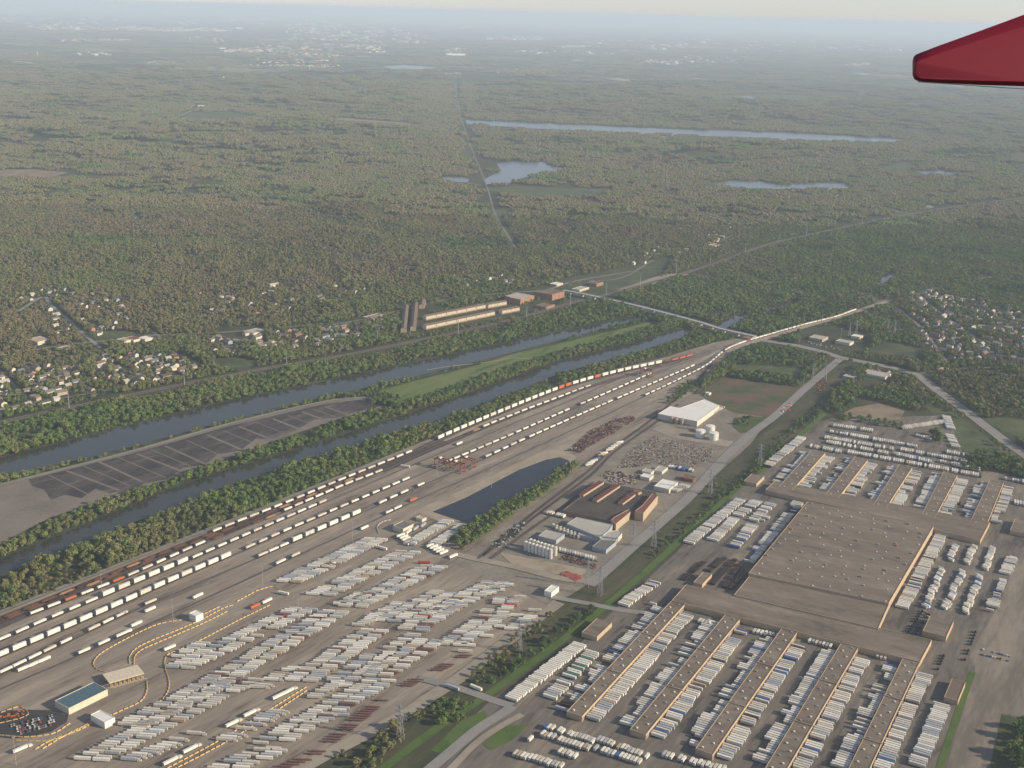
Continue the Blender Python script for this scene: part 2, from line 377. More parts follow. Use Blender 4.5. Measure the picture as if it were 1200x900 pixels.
G['isle'] = ground('island_meadow', [(0.06, 0.09, 0.026), (0.11, 0.155, 0.042), (0.13, 0.165, 0.052), (0.165, 0.165, 0.075)], 0.03, 0.25, lo=0.4, hi=0.62, stretch=4, ang=H_TRACK)
psheet('island_grass', ISLE, 0.15, G['isle'])
DARKLOT = [(34, 562), (90, 548), (150, 533), (267, 500), (383, 473), (441, 466.5), (458, 471.5), (440, 478), (415, 483), (398, 489), (368, 492), (350, 503), (318, 515), (300, 514), (282, 528), (255, 533), (238, 545), (215, 548), (196, 562), (170, 566), (158, 574), (128, 578), (112, 573), (96, 584), (76, 580), (60, 586), (52, 574), (38, 570)]
psheet('dark_paving', DARKLOT, 0.35, G['coal'])
def rib(name, px, w, z, m, n=6, off=0.0, kind='structure'):
    return ribbon(name, smooth([P(*p) for p in px], n), w, z, m, kind, off)
for a, b_ in (((78, 552), (140, 575)), ((115, 541), (167, 565)), ((160, 532), (222, 556)), ((194, 523), (245, 546)), ((243, 510), (292, 531)), ((280, 500), (320, 516)), ((320, 491), (355, 505)), ((354, 483), (385, 494)), ((381, 477), (408, 486))):
    rib('paving_strip', [a, b_], 5, 0.5, G['lot'])
for a, b_ in (((57, 557), (104, 580)), ((97, 546), (153, 570)), ((138, 536), (194, 560)), ((177, 527), (233, 551)), ((218, 516), (268, 538)), ((262, 505), (306, 523)), ((300, 495), (338, 510)), ((337, 487), (370, 499)), ((368, 480), (396, 490))):
    rib('paving_strip', [a, b_], 2.2, 0.5, G['lot'])
rib('lot_path', [(0, 568), (150, 530), (267, 497), (383, 470), (443, 465)], 7, 0.55, G['road'])
rib('island_path', [(500, 434), (530, 429), (570, 425), (600, 420), (622, 421)], 4, 0.5, G['gravel'])
# sandy bank and pond
psheet('sand_bank', [(486, 599), (560, 566), (641, 526), (665, 528), (676, 536), (662, 552), (620, 580), (585, 602), (560, 622), (530, 618)], 0.30, G['sand'])
POND = [(507, 600), (545, 584), (608, 551), (640, 539), (656, 536), (667, 540), (651, 553), (608, 579), (575, 597), (566, 607), (553, 615), (531, 608)]
psheet('pond', POND, 0.50, M['pondwater'])
# outer perimeter road, railway on the far bank, roads
rib('perimeter_road', [(-60, 742), (0, 717), (192, 640.5), (360, 573.5), (511, 512.5), (590, 482)], 6, 0.3, G['road'])
RAILWAY = [(-80, 515), (0, 495), (80, 478), (217, 450), (333, 428), (400, 417), (533, 390), (617, 370), (677, 353), (719, 343), (767, 330), (832, 311), (875, 295), (905, 285), (940, 277), (1010, 262), (1100, 245), (1250, 225)]
rib('railway_bed', RAILWAY, 15, 0.2, G['rail'])
for off in (-3, 1.5): rib('rail_track', RAILWAY, 2.4, 0.35, G['ballast'], off=off)
ROAD1 = [(985, 419), (1020, 426), (1050, 432), (1075, 440), (1095, 455), (1125, 477), (1162, 505), (1182, 520), (1260, 575)]
rib('main_road', [(880, 397), (897, 399.5), (932, 405), (962, 412)] + ROAD1, 22, 0.6, G['road'])
rib('median_line', [(962, 412)] + ROAD1, 0.8, 0.75, M['yellow'])
rib('gravel_road', [(984, 421), (950, 450), (932, 466), (908, 488), (878, 510), (850, 536), (810, 580), (770, 616), (740, 642), (703, 675), (690, 686)], 17, 0.75, G['road'])
rib('gravel_road', [(694, 681), (660, 679), (600, 664), (560, 656), (535, 650)], 13, 0.85, G['gravel'])
rib('yard_crossing', [(645, 700), (690, 708), (730, 716), (770, 720)], 10, 0.95, G['road'])
rib('yard_crossing', [(490, 795), (540, 808), (580, 822), (600, 828)], 11, 0.95, G['road'])
rib('access_road', [(600, 828), (590, 836), (560, 855), (530, 880), (500, 905)], 12, 1.0, G['road'])
rib('access_road', [(612, 838), (590, 850), (560, 870), (525, 905)], 8, 1.05, G['gravel'])
rib('dirt_strip', [(655, 706), (600, 747), (545, 790), (500, 820), (470, 840), (380, 886), (330, 915)], 17, 0.6, G['gravel'])
rib('grass_strip', [(985, 470), (940, 508), (900, 545), (864, 573), (788, 642), (715, 706), (665, 746), (575, 812), (540, 835), (500, 862), (440, 908)], 10, 0.65, G['bright'])
psheet('lawn', [(505, 880), (540, 845), (568, 833), (572, 843), (548, 862), (520, 885)], 0.7, G['bright'])
psheet('lawn', [(566, 873), (590, 852), (620, 849), (600, 868), (575, 880)], 0.7, G['bright'])
psheet('wide_pavement', [(1104, 915), (1143, 785), (1136, 770), (1168, 712), (1200, 640), (1240, 590), (1300, 760), (1240, 850), (1174, 836), (1155, 915)], 0.6, G['tanpave'])
psheet('lawn', [(1157, 915), (1174, 838), (1215, 846), (1240, 915)], 0.7, G['lawn'])
rib('grass_strip', [(1140, 788), (1128, 820), (1101, 900), (1096, 915)], 7, 0.7, G['bright'])
psheet('dark_asphalt_lot', [(-20, 862), (-20, 838), (10, 832), (48, 838), (75, 848), (80, 838), (72, 850), (60, 858), (40, 863), (15, 866)], 0.5, G['darkasph'])
psheet('car_park', [(0, 845), (30, 832), (62, 833), (80, 840), (78, 847), (60, 857), (35, 864), (0, 862)], 0.6, G['darkasph'])
psheet('lawn', [(1150, 491), (1180, 489), (1260, 500), (1260, 516), (1200, 514), (1175, 505)], 0.3, G['lawn'])
psheet('lawn', [(1086, 478), (1100, 474), (1130, 492), (1165, 520), (1180, 535), (1150, 540), (1130, 530), (1112, 505)], 0.3, G['lawn'])
psheet('scrapyard_ground', [(705, 545), (715, 530), (765, 509), (800, 517), (842, 525), (836, 538), (818, 552), (760, 543), (730, 546)], 0.5, G['dirt'])
psheet('gravel_pad', [(764, 503), (778, 497), (812, 508), (860, 518), (853, 524), (790, 514)], 0.55, G['gravel'])
psheet('bare_ground', [(585, 648), (650, 660), (690, 668), (680, 676), (640, 672), (600, 662)], 0.55, G['sand'])
psheet('lawn', [(860, 490), (878, 487), (898, 490), (882, 506), (868, 508), (858, 500)], 0.5, G['lawn'])
psheet('bare_ground', [(1000, 478), (1030, 473), (1060, 482), (1055, 492), (1020, 492), (985, 486)], 0.55, G['bare'])
psheet('lawn', [(845, 437), (865, 427), (945, 432), (935, 442)], 0.35, G['lawn'])
# clearings in the woods
CLEAR = [[(212, 139), (225, 132), (270, 131), (292, 136), (270, 141)], [(-20, 201), (30, 198), (80, 202), (60, 208), (-20, 206)], [(640, 336), (660, 327), (720, 315), (790, 300), (780, 320), (740, 334), (700, 345), (660, 350)],
         [(845, 112), (880, 110), (960, 112), (940, 118), (860, 117)], [(560, 222), (600, 218), (720, 222), (700, 228), (620, 230)], [(1020, 200), (1060, 190), (1075, 196), (1060, 200)],
         [(250, 421), (285, 419), (305, 424), (290, 431), (255, 431)], [(110, 388), (160, 389), (155, 401), (112, 400)], [(380, 140), (470, 146), (500, 148), (480, 144), (400, 138)], [(1040, 400), (1015, 412), (1060, 418), (1085, 425), (1080, 408)]]
for i, p in enumerate(CLEAR): psheet('clearing', p, 0.25 if i < 5 else 0.3, G['bare'] if i in (1, 8) else G['lawn'] if i not in (2, 9) else G['grass'])
FROAD = [(533, 95), (536, 118), (539, 133), (550, 167), (570, 217), (580, 250), (603, 289)]
rib('forest_road', FROAD, 7, 0.4, G['lot'])
rib('forest_road', [(195, 141), (215, 134), (235, 125)], 14, 0.4, G['gravel'])
rib('forest_road', [(-20, 205), (70, 207), (150, 207)], 9, 0.4, G['bare'])
rib('forest_road', [(385, 139), (440, 143), (500, 147)], 9, 0.4, G['bare'])
rib('village_road', [(-20, 420), (35, 411), (90, 403), (160, 396), (178, 393), (240, 391), (330, 384), (400, 379), (460, 366), (530, 350), (600, 343), (640, 340), (672, 330), (740, 318)], 10, 0.4, G['lot'])
rib('village_road', [(20, 366), (50, 348), (60, 358), (80, 375), (100, 393), (118, 408)], 9, 0.42, G['road'])
VROADS = [[(-10, 480), (50, 470), (100, 462), (150, 452)], [(0, 435), (15, 450), (40, 475)], [(45, 417), (90, 414), (130, 408)], [(210, 415), (235, 428)], [(175, 385), (190, 397)], [(1030, 390), (1070, 385), (1130, 380), (1210, 386)], [(1050, 360), (1080, 385), (1110, 425)], [(1075, 345), (1100, 365), (1150, 400), (1210, 425)],
          [(1075, 438), (1110, 434), (1160, 431), (1210, 432)], [(690, 330), (730, 325), (765, 305)], [(830, 290), (860, 275), (875, 272)]]
for p in VROADS: rib('street', p, 7, 0.45, G['lot'])

# elevated road bridge over both waterways
BZ = 9.0
def bridge():
    pts = smooth([P(660, 340, BZ), P(683, 344, BZ), P(733, 355, BZ), P(762, 362, BZ), P(819, 377, BZ), P(845, 385, BZ), P(885, 394, BZ)], 5)
    t = thing('road_bridge', 'long pale concrete road bridge crossing both waterways on piers', 'bridge', (*pts[len(pts) // 2], 0))
    org = t.location
    d = MB(); rl = MB()
    n = len(pts)
    for i in range(n - 1):
        a, b = pts[i], pts[i + 1]; L = math.hypot(b[0] - a[0], b[1] - a[1]); h = math.atan2(b[1] - a[1], b[0] - a[0])
        cx, cy = (a[0] + b[0]) / 2 - org.x, (a[1] + b[1]) / 2 - org.y
        d.box(cx, cy, BZ - 1.4, L + 0.4, 14, 1.4, M['concrete'], h)
        for s in (-1, 1):
            rl.box(cx - s * 6.8 * math.sin(h), cy + s * 6.8 * math.cos(h), BZ + 0.003, L + 0.4, 0.4, 1.1, M['concrete'], h)
    d.build('deck', t); rl.build('parapet', t)
    for x, y, h in walk(pts, 38, 20):
        p = MB(); p.box(x - org.x, y - org.y, 0, 2, 12, BZ - 1.4, M['concrete'], h); p.build('pier', t)
bridge()

# haze: one box of even air
def haze():
    m = bpy.data.materials.new('haze'); m.use_nodes = True; n = m.node_tree; n.nodes.clear()
    v = n.nodes.new('ShaderNodeVolumePrincipled'); o = n.nodes.new('ShaderNodeOutputMaterial')
    v.inputs['Color'].default_value = (0.74, 0.865, 1.0, 1); v.inputs['Density'].default_value = HAZE_DENSITY; v.inputs['Anisotropy'].default_value = 0.0
    n.links.new(v.outputs[0], o.inputs['Volume'])
    mb = MB(); mb.box(0, 0, -1, 2 * R0 + 2000, 2 * R0 + 2000, ALT + 26, m)
    h = mb.build('haze'); h['kind'] = 'stuff'; h.visible_shadow = True
haze()

# ------------------------------------------------------------------ trees
def crown_mesh(name, seed, R=5.0, H=8.0, base=2.5, nleaf=170, lobes=9, leaf=1.5):
    r = np.random.default_rng(seed); mb = MB(); V = []; F = []
    cen = []
    for i in range(lobes):
        a = r.uniform(0, 2 * math.pi); q = r.uniform(0, 0.62) * R; z = base + H * r.uniform(0.25, 0.78)
        cen.append((q * math.cos(a), q * math.sin(a), z, R * r.uniform(0.32, 0.5)))
    cen.append((0, 0, base + H * 0.5, R * 0.62))
    ico = bmesh.new(); bmesh.ops.create_icosphere(ico, subdivisions=1, radius=1)
    iv = np.array([v.co[:] for v in ico.verts]); fi = [[v.index for v in f.verts] for f in ico.faces]; ico.free()
    for cx, cy, cz, rr in cen:
        vs = iv * (rr * r.uniform(0.75, 1.1, (len(iv), 1))) * (1, 1, 0.85) + (cx, cy, cz)
        b0 = len(V); V += [tuple(v) for v in vs]; F += [[b0 + k for k in f] for f in fi]
    for i in range(nleaf):
        cx, cy, cz, rr = cen[r.integers(len(cen))]
        d = r.normal(size=3); d /= np.linalg.norm(d); d[2] = abs(d[2]) * 0.9 if r.random() < 0.8 else d[2]
        c = np.array((cx, cy, cz)) + d * rr * r.uniform(0.9, 1.35)
        u = r.normal(size=3); u /= np.linalg.norm(u); w = np.cross(u, d + r.normal(size=3) * 0.5); w /= max(np.linalg.norm(w), 1e-3)
        s = leaf * r.uniform(0.6, 1.2); b0 = len(V)
        V += [tuple(c + u * s), tuple(c - u * s * 0.5 + w * s * 0.8), tuple(c - u * s * 0.5 - w * s * 0.8)]; F.append([b0, b0 + 1, b0 + 2])
    return V, F
def leafmat(name, stops):
    m, t, b = newmat(name)
    b.inputs['Roughness'].default_value = 0.9; b.inputs['Specular IOR Level'].default_value = 0.1
    a = t.nodes.new('ShaderNodeAttribute'); a.attribute_type = 'INSTANCER'; a.attribute_name = 'tint'
    v = t.nodes.new('ShaderNodeAttribute'); v.attribute_type = 'GEOMETRY'; v.attribute_name = 'shade'
    g = t.nodes.new('ShaderNodeNewGeometry'); n = t.nodes.new('ShaderNodeTexNoise'); n.inputs['Scale'].default_value = 0.35; n.inputs['Detail'].default_value = 2
    t.links.new(g.outputs['Position'], n.inputs['Vector'])
    ad = t.nodes.new('ShaderNodeMath'); ad.operation = 'ADD'; t.links.new(a.outputs['Fac'], ad.inputs[0]); t.links.new(v.outputs['Fac'], ad.inputs[1])
    a2 = t.nodes.new('ShaderNodeMath'); a2.operation = 'MULTIPLY_ADD'; a2.inputs[1].default_value = 0.35; t.links.new(n.outputs[0], a2.inputs[0]); t.links.new(ad.outputs[0], a2.inputs[2])
    a3 = t.nodes.new('ShaderNodeMath'); a3.operation = 'ADD'; a3.inputs[1].default_value = -0.17; t.links.new(a2.outputs[0], a3.inputs[0])
    r = t.nodes.new('ShaderNodeValToRGB'); e = r.color_ramp.elements
    e[0].position = stops[0][0]; e[0].color = (*stops[0][1], 1); e[1].position = stops[-1][0]; e[1].color = (*stops[-1][1], 1)
    for p_, c in stops[1:-1]: q = e.new(p_); q.color = (*c, 1)
    t.links.new(a3.outputs[0], r.inputs[0]); t.links.new(r.outputs[0], b.inputs['Base Color'])
    return m
LEAFC = [(0.0, (0.132, 0.107, 0.058)), (0.25, (0.118, 0.109, 0.049)), (0.5, (0.102, 0.115, 0.040)), (0.75, (0.084, 0.128, 0.030)), (0.92, (0.045, 0.072, 0.026)), (1.0, (0.028, 0.045, 0.022))]
M['leaf'] = leafmat('spring_foliage', [(p_, tuple(1.55 * q for q in c)) for p_, c in LEAFC]); M['canopy'] = leafmat('forest_canopy', [(p_, tuple(1.22 * q for q in c)) for p_, c in LEAFC])
def meshof(name, V, F, mats, shade=None):
    me = bpy.data.meshes.new(name); me.from_pydata(V, [], F)
    for m in mats: me.materials.append(m)
    if shade is not None:
        at = me.attributes.new('shade', 'FLOAT', 'FACE'); at.data.foreach_set('value', shade)
    me.update(); return me
CROWNS = []
for k, (R_, H_, b_, nl, lo) in enumerate([(4.6, 8, 2.2, 150, 8), (5.6, 9, 2.5, 180, 10), (3.8, 10, 2.0, 140, 8), (6.2, 8.5, 2.6, 200, 12), (4.2, 6.5, 1.4, 130, 7)]):
    V, F = crown_mesh('crown', 40 + k, R_, H_, b_, nl, lo)
    sh = np.random.default_rng(k).normal(0, 0.05, len(F)); CROWNS.append(meshof('crown', V, F, [M['leaf']], sh))
def trunk_mesh(h, r):
    mb = MB(); mb.cyl(0, 0, -0.2, r, h, M['bark'], 7, r * 0.55)
    for a in (0.4, 2.4, 4.4): mb.bar((0, 0, h * 0.6), (math.cos(a) * 2.2, math.sin(a) * 2.2, h * 1.0), r * 0.7, M['bark'])
    return mb.mesh('trunk')
TRUNKS = [trunk_mesh(6.5, 0.35), trunk_mesh(7, 0.4), trunk_mesh(7, 0.32), trunk_mesh(7, 0.45), trunk_mesh(5, 0.3)]
# groves for the far woods: many crowns in one patch
def grove(seed, n=70, W_=74.0):
    r = np.random.default_rng(seed); V = []; F = []; S = []
    ico = bmesh.new(); bmesh.ops.create_icosphere(ico, subdivisions=2, radius=1)
    iv = np.array([v.co[:] for v in ico.verts]); fi = [[v.index for v in f.verts] for f in ico.faces]; ico.free()
    fi = [f for f in fi if iv[f][:, 2].mean() > -0.35]
    k = int(math.sqrt(n)) + 1; st = W_ / k
    for i in range(k):
        for j in range(k):
            if r.random() < 0.09: continue
            x = (i + 0.5 - k / 2 + r.uniform(-0.45, 0.45)) * st; y = (j + 0.5 - k / 2 + r.uniform(-0.45, 0.45)) * st
            R_ = r.uniform(3.2, 6.1); hh = r.uniform(6, 15)
            nz_ = r.uniform(0.72, 1.18, (len(iv), 1)); vs = iv * nz_ * (R_, R_, R_ * 0.85) + (x, y, hh - R_ * 0.6)
            b0 = len(V); V += [tuple(v) for v in vs]; F += [[b0 + q for q in f] for f in fi]; s = r.normal(0, 0.10); S += [s + e for e in r.normal(0, 0.03, len(fi))]
    return V, F, S
GROVES = []
for k in range(4):
    V, F, S = grove(60 + k); GROVES.append(meshof('woodland_patch', V, F, [M['canopy']], S))

# smooth pseudo-noise for tints
def wav(X, Y, L, seed):
    r = np.random.default_rng(seed); z = np.zeros(np.shape(X))
    for k in range(7):
        a = r.uniform(0, 2 * math.pi); l = L * r.uniform(0.5, 1.6); z += np.sin((X * math.cos(a) + Y * math.sin(a)) * 2 * math.pi / l + r.uniform(0, 6.28) + 1.5 * np.sin((X * math.sin(a) - Y * math.cos(a)) * 2 * math.pi / (l * 1.7)))
    return z / 3.7
BLOCK = [wpoly(p) for p in [YARD, INDUS, UPS, FIELD, CANAL, CHANNEL, LOT, [p for p in ISLE]] + CLEAR + [p for n, p in LAKES] + LAKES0]
GREENW = wpoly(GREEN)
BLOCK += [wpoly(p) for p in ([(1150, 491), (1180, 489), (1260, 500), (1260, 516), (1200, 514), (1175, 505)], [(1086, 478), (1100, 474), (1130, 492), (1165, 520), (1180, 535), (1150, 540), (1130, 530), (1112, 505)],
          [(845, 437), (865, 427), (945, 432), (935, 442)], [(940, 385), (985, 382), (1022, 392), (1020, 405), (1000, 414), (960, 408), (935, 398)], [(985, 470), (1010, 465), (1065, 480), (1110, 487), (1060, 500), (948, 500)], [(1010, 450), (1020, 432), (1050, 440), (1042, 452)])]
TOWNHOUSES = wpoly([(466, 388), (468, 360), (498, 353), (530, 362), (594, 350), (612, 341), (640, 336), (664, 330), (712, 326), (712, 336), (690, 342), (660, 348), (645, 360), (612, 366), (500, 390)])
BLOCK.append(TOWNHOUSES)
BLOCK += [wpoly(p) for p in ([(36, 392), (56, 390), (60, 406), (38, 408)], [(136, 393), (180, 391), (180, 402), (136, 403)], [(255, 384), (310, 382), (312, 400), (260, 402)])]
def lanes():
    L = [([tuple(P(*p)[:2]) for p in RAILWAY], 14), ([tuple(P(*p)[:2]) for p in FROAD], 17), ([tuple(P(*p)[:2]) for p in [(880, 397), (932, 405), (962, 412)] + ROAD1], 17),
         ([tuple(P(*p)[:2]) for p in [(195, 141), (215, 134), (235, 125)]], 16), ([tuple(P(*p)[:2]) for p in [(-20, 205), (70, 207), (150, 207)]], 14), ([tuple(P(*p)[:2]) for p in [(984, 421), (932, 466), (878, 510), (850, 536)]], 14),
         ([tuple(P(*p)[:2]) for p in [(-20, 420), (35, 411), (90, 403), (160, 396), (240, 391), (330, 384), (400, 379), (460, 366), (530, 350), (600, 343), (672, 330), (740, 318)]], 11),
         ([tuple(P(*p)[:2]) for p in [(20, 366), (50, 348), (60, 358), (80, 375), (100, 393), (118, 408)]], 9)]
    L += [([tuple(P(*p)[:2]) for p in q], 8) for q in VROADS] + [([tuple(P(*p)[:2]) for p in [(870, 403), (905, 394), (945, 382.5), (985, 371.5), (1010, 363), (1045, 352)]], 10)]
    L += [([tuple(P(*p)[:2]) for p in [(660, 340), (683, 344), (733, 355), (762, 363), (819, 378), (845, 387), (885, 396)]], 19)]
    return L
LANES = lanes()
HOUSES_XY = []          # filled before the woods are planted
def allowed(X, Y, margin=0.0):
    ok = np.ones(X.shape, bool); K = 1 + 7.5 / ALT
    for p in BLOCK: ok &= ~inpoly(X, Y, p); ok &= ~inpoly(X * K, Y * K, p)
    if margin:
        for dx, dy in ((margin, 0), (-margin, 0), (0, margin), (0, -margin)):
            for p in BLOCK: ok &= ~inpoly(X + dx, Y + dy, p)
    for pts, w in LANES: ok &= segdist(X, Y, pts) > w + margin; ok &= segdist(X * K, Y * K, pts) > w * 0.8
    return ok

# ------------------------------------------------------------------ buildings
def prism(px, h, name, label, cat, wall, roof, group=None, z0=0.3, lip=0.5, lit=None):
    """flat roofed building from its roof corners in the picture, walls down to the ground"""
    pts = [P(x, y, h) for x, y in px]
    a = sum(pts[i].x * pts[(i + 1) % len(pts)].y - pts[(i + 1) % len(pts)].x * pts[i].y for i in range(len(pts)))
    if a < 0: pts = pts[::-1]
    c = sum(pts, Vector()) / len(pts); c.z = 0
    t = thing(name, label, cat, (c.x, c.y, 0), 0, group); n = len(pts)
    w = MB(); vs = [(p.x - c.x, p.y - c.y, z) for z in (0, h - 0.02) for p in pts]
    w.raw(vs, [(i, (i + 1) % n, n + (i + 1) % n, n + i) for i in range(n)], wall); w.build('wall', t)
    r = MB(); vs = [(p.x - c.x, p.y - c.y, h) for p in pts]; r.raw(vs, [tuple(range(n))], roof)
    cc = Vector((0, 0, 0)); par = MB()
    for i in range(n):                                    # parapet
        p, q = pts[i] - c, pts[(i + 1) % n] - c; d = q - p; L = d.length
        if L < 1: continue
        nn = Vector((-d.y, d.x, 0)).normalized()
        m_ = (p + q) / 2 + nn * 0.25
        par.box(m_.x, m_.y, h - 0.3, L, 0.46, 0.3 + lip, wall, math.atan2(d.y, d.x))
    r.build('roof', t); par.build('parapet', t)
    return t, c, pts
def rect(px, h, base):
    if len(px) != 4: return px
    q = [P(x, y, h) for x, y in px]; c = sum(q, Vector()) / 4
    e = [((q[1] - q[0]) + (q[2] - q[3])) / 2, ((q[3] - q[0]) + (q[2] - q[1])) / 2]; L = [max(v.length, 5) for v in e]
    a = math.atan2(e[0].y, e[0].x); k = round((a - base) / (math.pi / 2)); a = base + k * math.pi / 2
    u = Vector((math.cos(a), math.sin(a), 0)) * L[0] / 2; w = Vector((-math.sin(a), math.cos(a), 0)) * L[1] / 2
    A = L[0] * L[1]; 
    r_ = [c + s1 * u + s2 * w for s1, s2 in ((-1, -1), (1, -1), (1, 1), (-1, 1))]
    X, Y = proj([p.x for p in r_], [p.y for p in r_], h)
    return list(zip(X, Y))
def centre_lerp(q, u, v):
    a = q[0].lerp(q[1], u); b = q[3].lerp(q[2], u); return a.lerp(b, v)
DOCKG = 'dock wings of the parcel depot'
near_w = [((787, 704), (803, 708), (682, 840), (664, 834)), ((850, 720), (867, 726), (757, 861), (738, 855)), ((917, 735), (935, 740), (835, 885), (815, 877)),
          ((986, 753), (1006, 759), (918, 909), (896, 901)), ((1058, 771), (1078, 776), (1005, 931), (982, 925))]
far_w = [((951, 528), (967, 531), (928, 575), (912, 571)), ((1002, 535), (1017, 539), (982, 584), (967, 580)), ((1054, 544), (1069, 548), (1038, 596), (1023, 592)),
         ((1106, 552), (1122, 557), (1095, 608), (1080, 603)), ((1160, 562), (1176, 566), (1155, 618), (1136, 613))]
WNAME = ['leftmost', 'second', 'middle', 'fourth', 'rightmost']
SIDES = {}
def wing(q, k, near):
    t, c, pts = prism(q, 6.5 if near else 7.0, 'dock_wing', ('long narrow tan dock wing running toward the viewer, %s of the five near wings' if near else 'narrow tan dock wing beyond the great hall, %s of the five far wings') % WNAME[k], 'warehouse', M['buff'], M['gravelroof'], DOCKG)
    tops = [P(x, y, 6.5) for x, y in q]
    ax = ((tops[3] + tops[2]) - (tops[0] + tops[1])) / 2; L = ax.length; h = math.atan2(ax.y, ax.x)
    mid0 = (tops[0] + tops[1]) / 2 - c
    ru = 24 if near else 12
    for i in range(ru):                                   # roof units along the ridge
        p = mid0 + ax * ((i + 0.5) / ru); mb = MB(); s = (-1) ** i * 3.5
        mb.box(p.x - s * math.sin(h), p.y + s * math.cos(h), 6.6, 1.8, 1.6, 1.1, M['white'] if i % 3 else M['steel'], h); mb.build('roof_vent', t)
    # fire walls across the roof and the concrete dock plinth
    for f in (0.33, 0.66):
        p = mid0 + ax * f; mb = MB(); mb.box(p.x, p.y, 6.55, 0.6, (tops[1] - tops[0]).length + 0.8, 1.2, M['buff'], h); mb.build('fire_wall', t)
    for side, (a, b) in (('sunlit', (tops[1], tops[2])), ('shaded', (tops[0], tops[3]))):
        d = (b - a).normalized(); out = Vector((d.y, -d.x, 0));
        if (a + out - (tops[0] + tops[1] + tops[2] + tops[3]) / 4).length < (a - out - (tops[0] + tops[1] + tops[2] + tops[3]) / 4).length: out = -out
        m_ = (a + b) / 2 - c; LL = (b - a).length
        mb = MB(); n = int(LL / 4.0); hh = math.atan2(d.y, d.x)
        for i in range(n):
            p = a - c + d * ((i + 0.5) * LL / n) + out * 0.12; mb.box(p.x, p.y, 1.4, 2.7, 0.2, 2.9, M['buffdark'] if i % 4 else M['silver'], hh)
        o = mb.build('dock_door', t); o['kind'] = 'stuff'
        SIDES[(near, k, side)] = (a.copy(), b.copy(), out.copy())
for k, q in enumerate(near_w): wing(q, k, True)
for k, q in enumerate(far_w): wing(q, k, False)
prism([(804, 685), (1092, 750), (1078, 776), (787, 704)], 7.2, 'depot_spine', 'long tan flat-roofed spine joining the five near dock wings', 'warehouse', M['buff'], M['gravelroof'])
prism([(908, 564), (1160, 612), (1149, 633), (897, 574)], 7.2, 'depot_spine', 'tan flat-roofed spine joining the five far dock wings', 'warehouse', M['buff'], M['gravelroof'])
prism([(878, 675.5), (1041.5, 709), (1029, 737), (860, 697.5)], 8.2, 'depot_hall', 'lower tan hall between the great hall and the near spine', 'warehouse', M['buff'], M['gravelroof'])
hall, hc, hp = prism([(946, 588), (1094, 617), (1041.5, 707), (877, 672)], 11.0, 'sorting_hall', 'huge flat-roofed tan sorting hall dotted with white roof vents', 'warehouse', M['buff'], M['gravelroof'])
hq = [P(946, 588, 11) - hc, P(1094, 617, 11) - hc, P(1041.5, 707, 11) - hc, P(877, 672, 11) - hc]
for i in range(96):
    cl = i % 8; u = (cl + 0.5) / 8 + random.uniform(-0.05, 0.05); v = (i // 8 + 0.5) / 12 + random.uniform(-0.035, 0.035)
    p = centre_lerp(hq, u, v); mb = MB(); k = random.random()
    if k < 0.6: mb.box(p.x, p.y, 11.02, 1.6, 1.6, 1.0, M['white'], H_WING)
    elif k < 0.85: mb.box(p.x, p.y, 11.02, 2.6, 2, 1.5, M['steel'], H_WING)
    else: mb.box(p.x, p.y, 11.02, 3.4, 2.4, 1.7, M['buffdark'], H_WING)
    mb.build('roof_vent', hall)
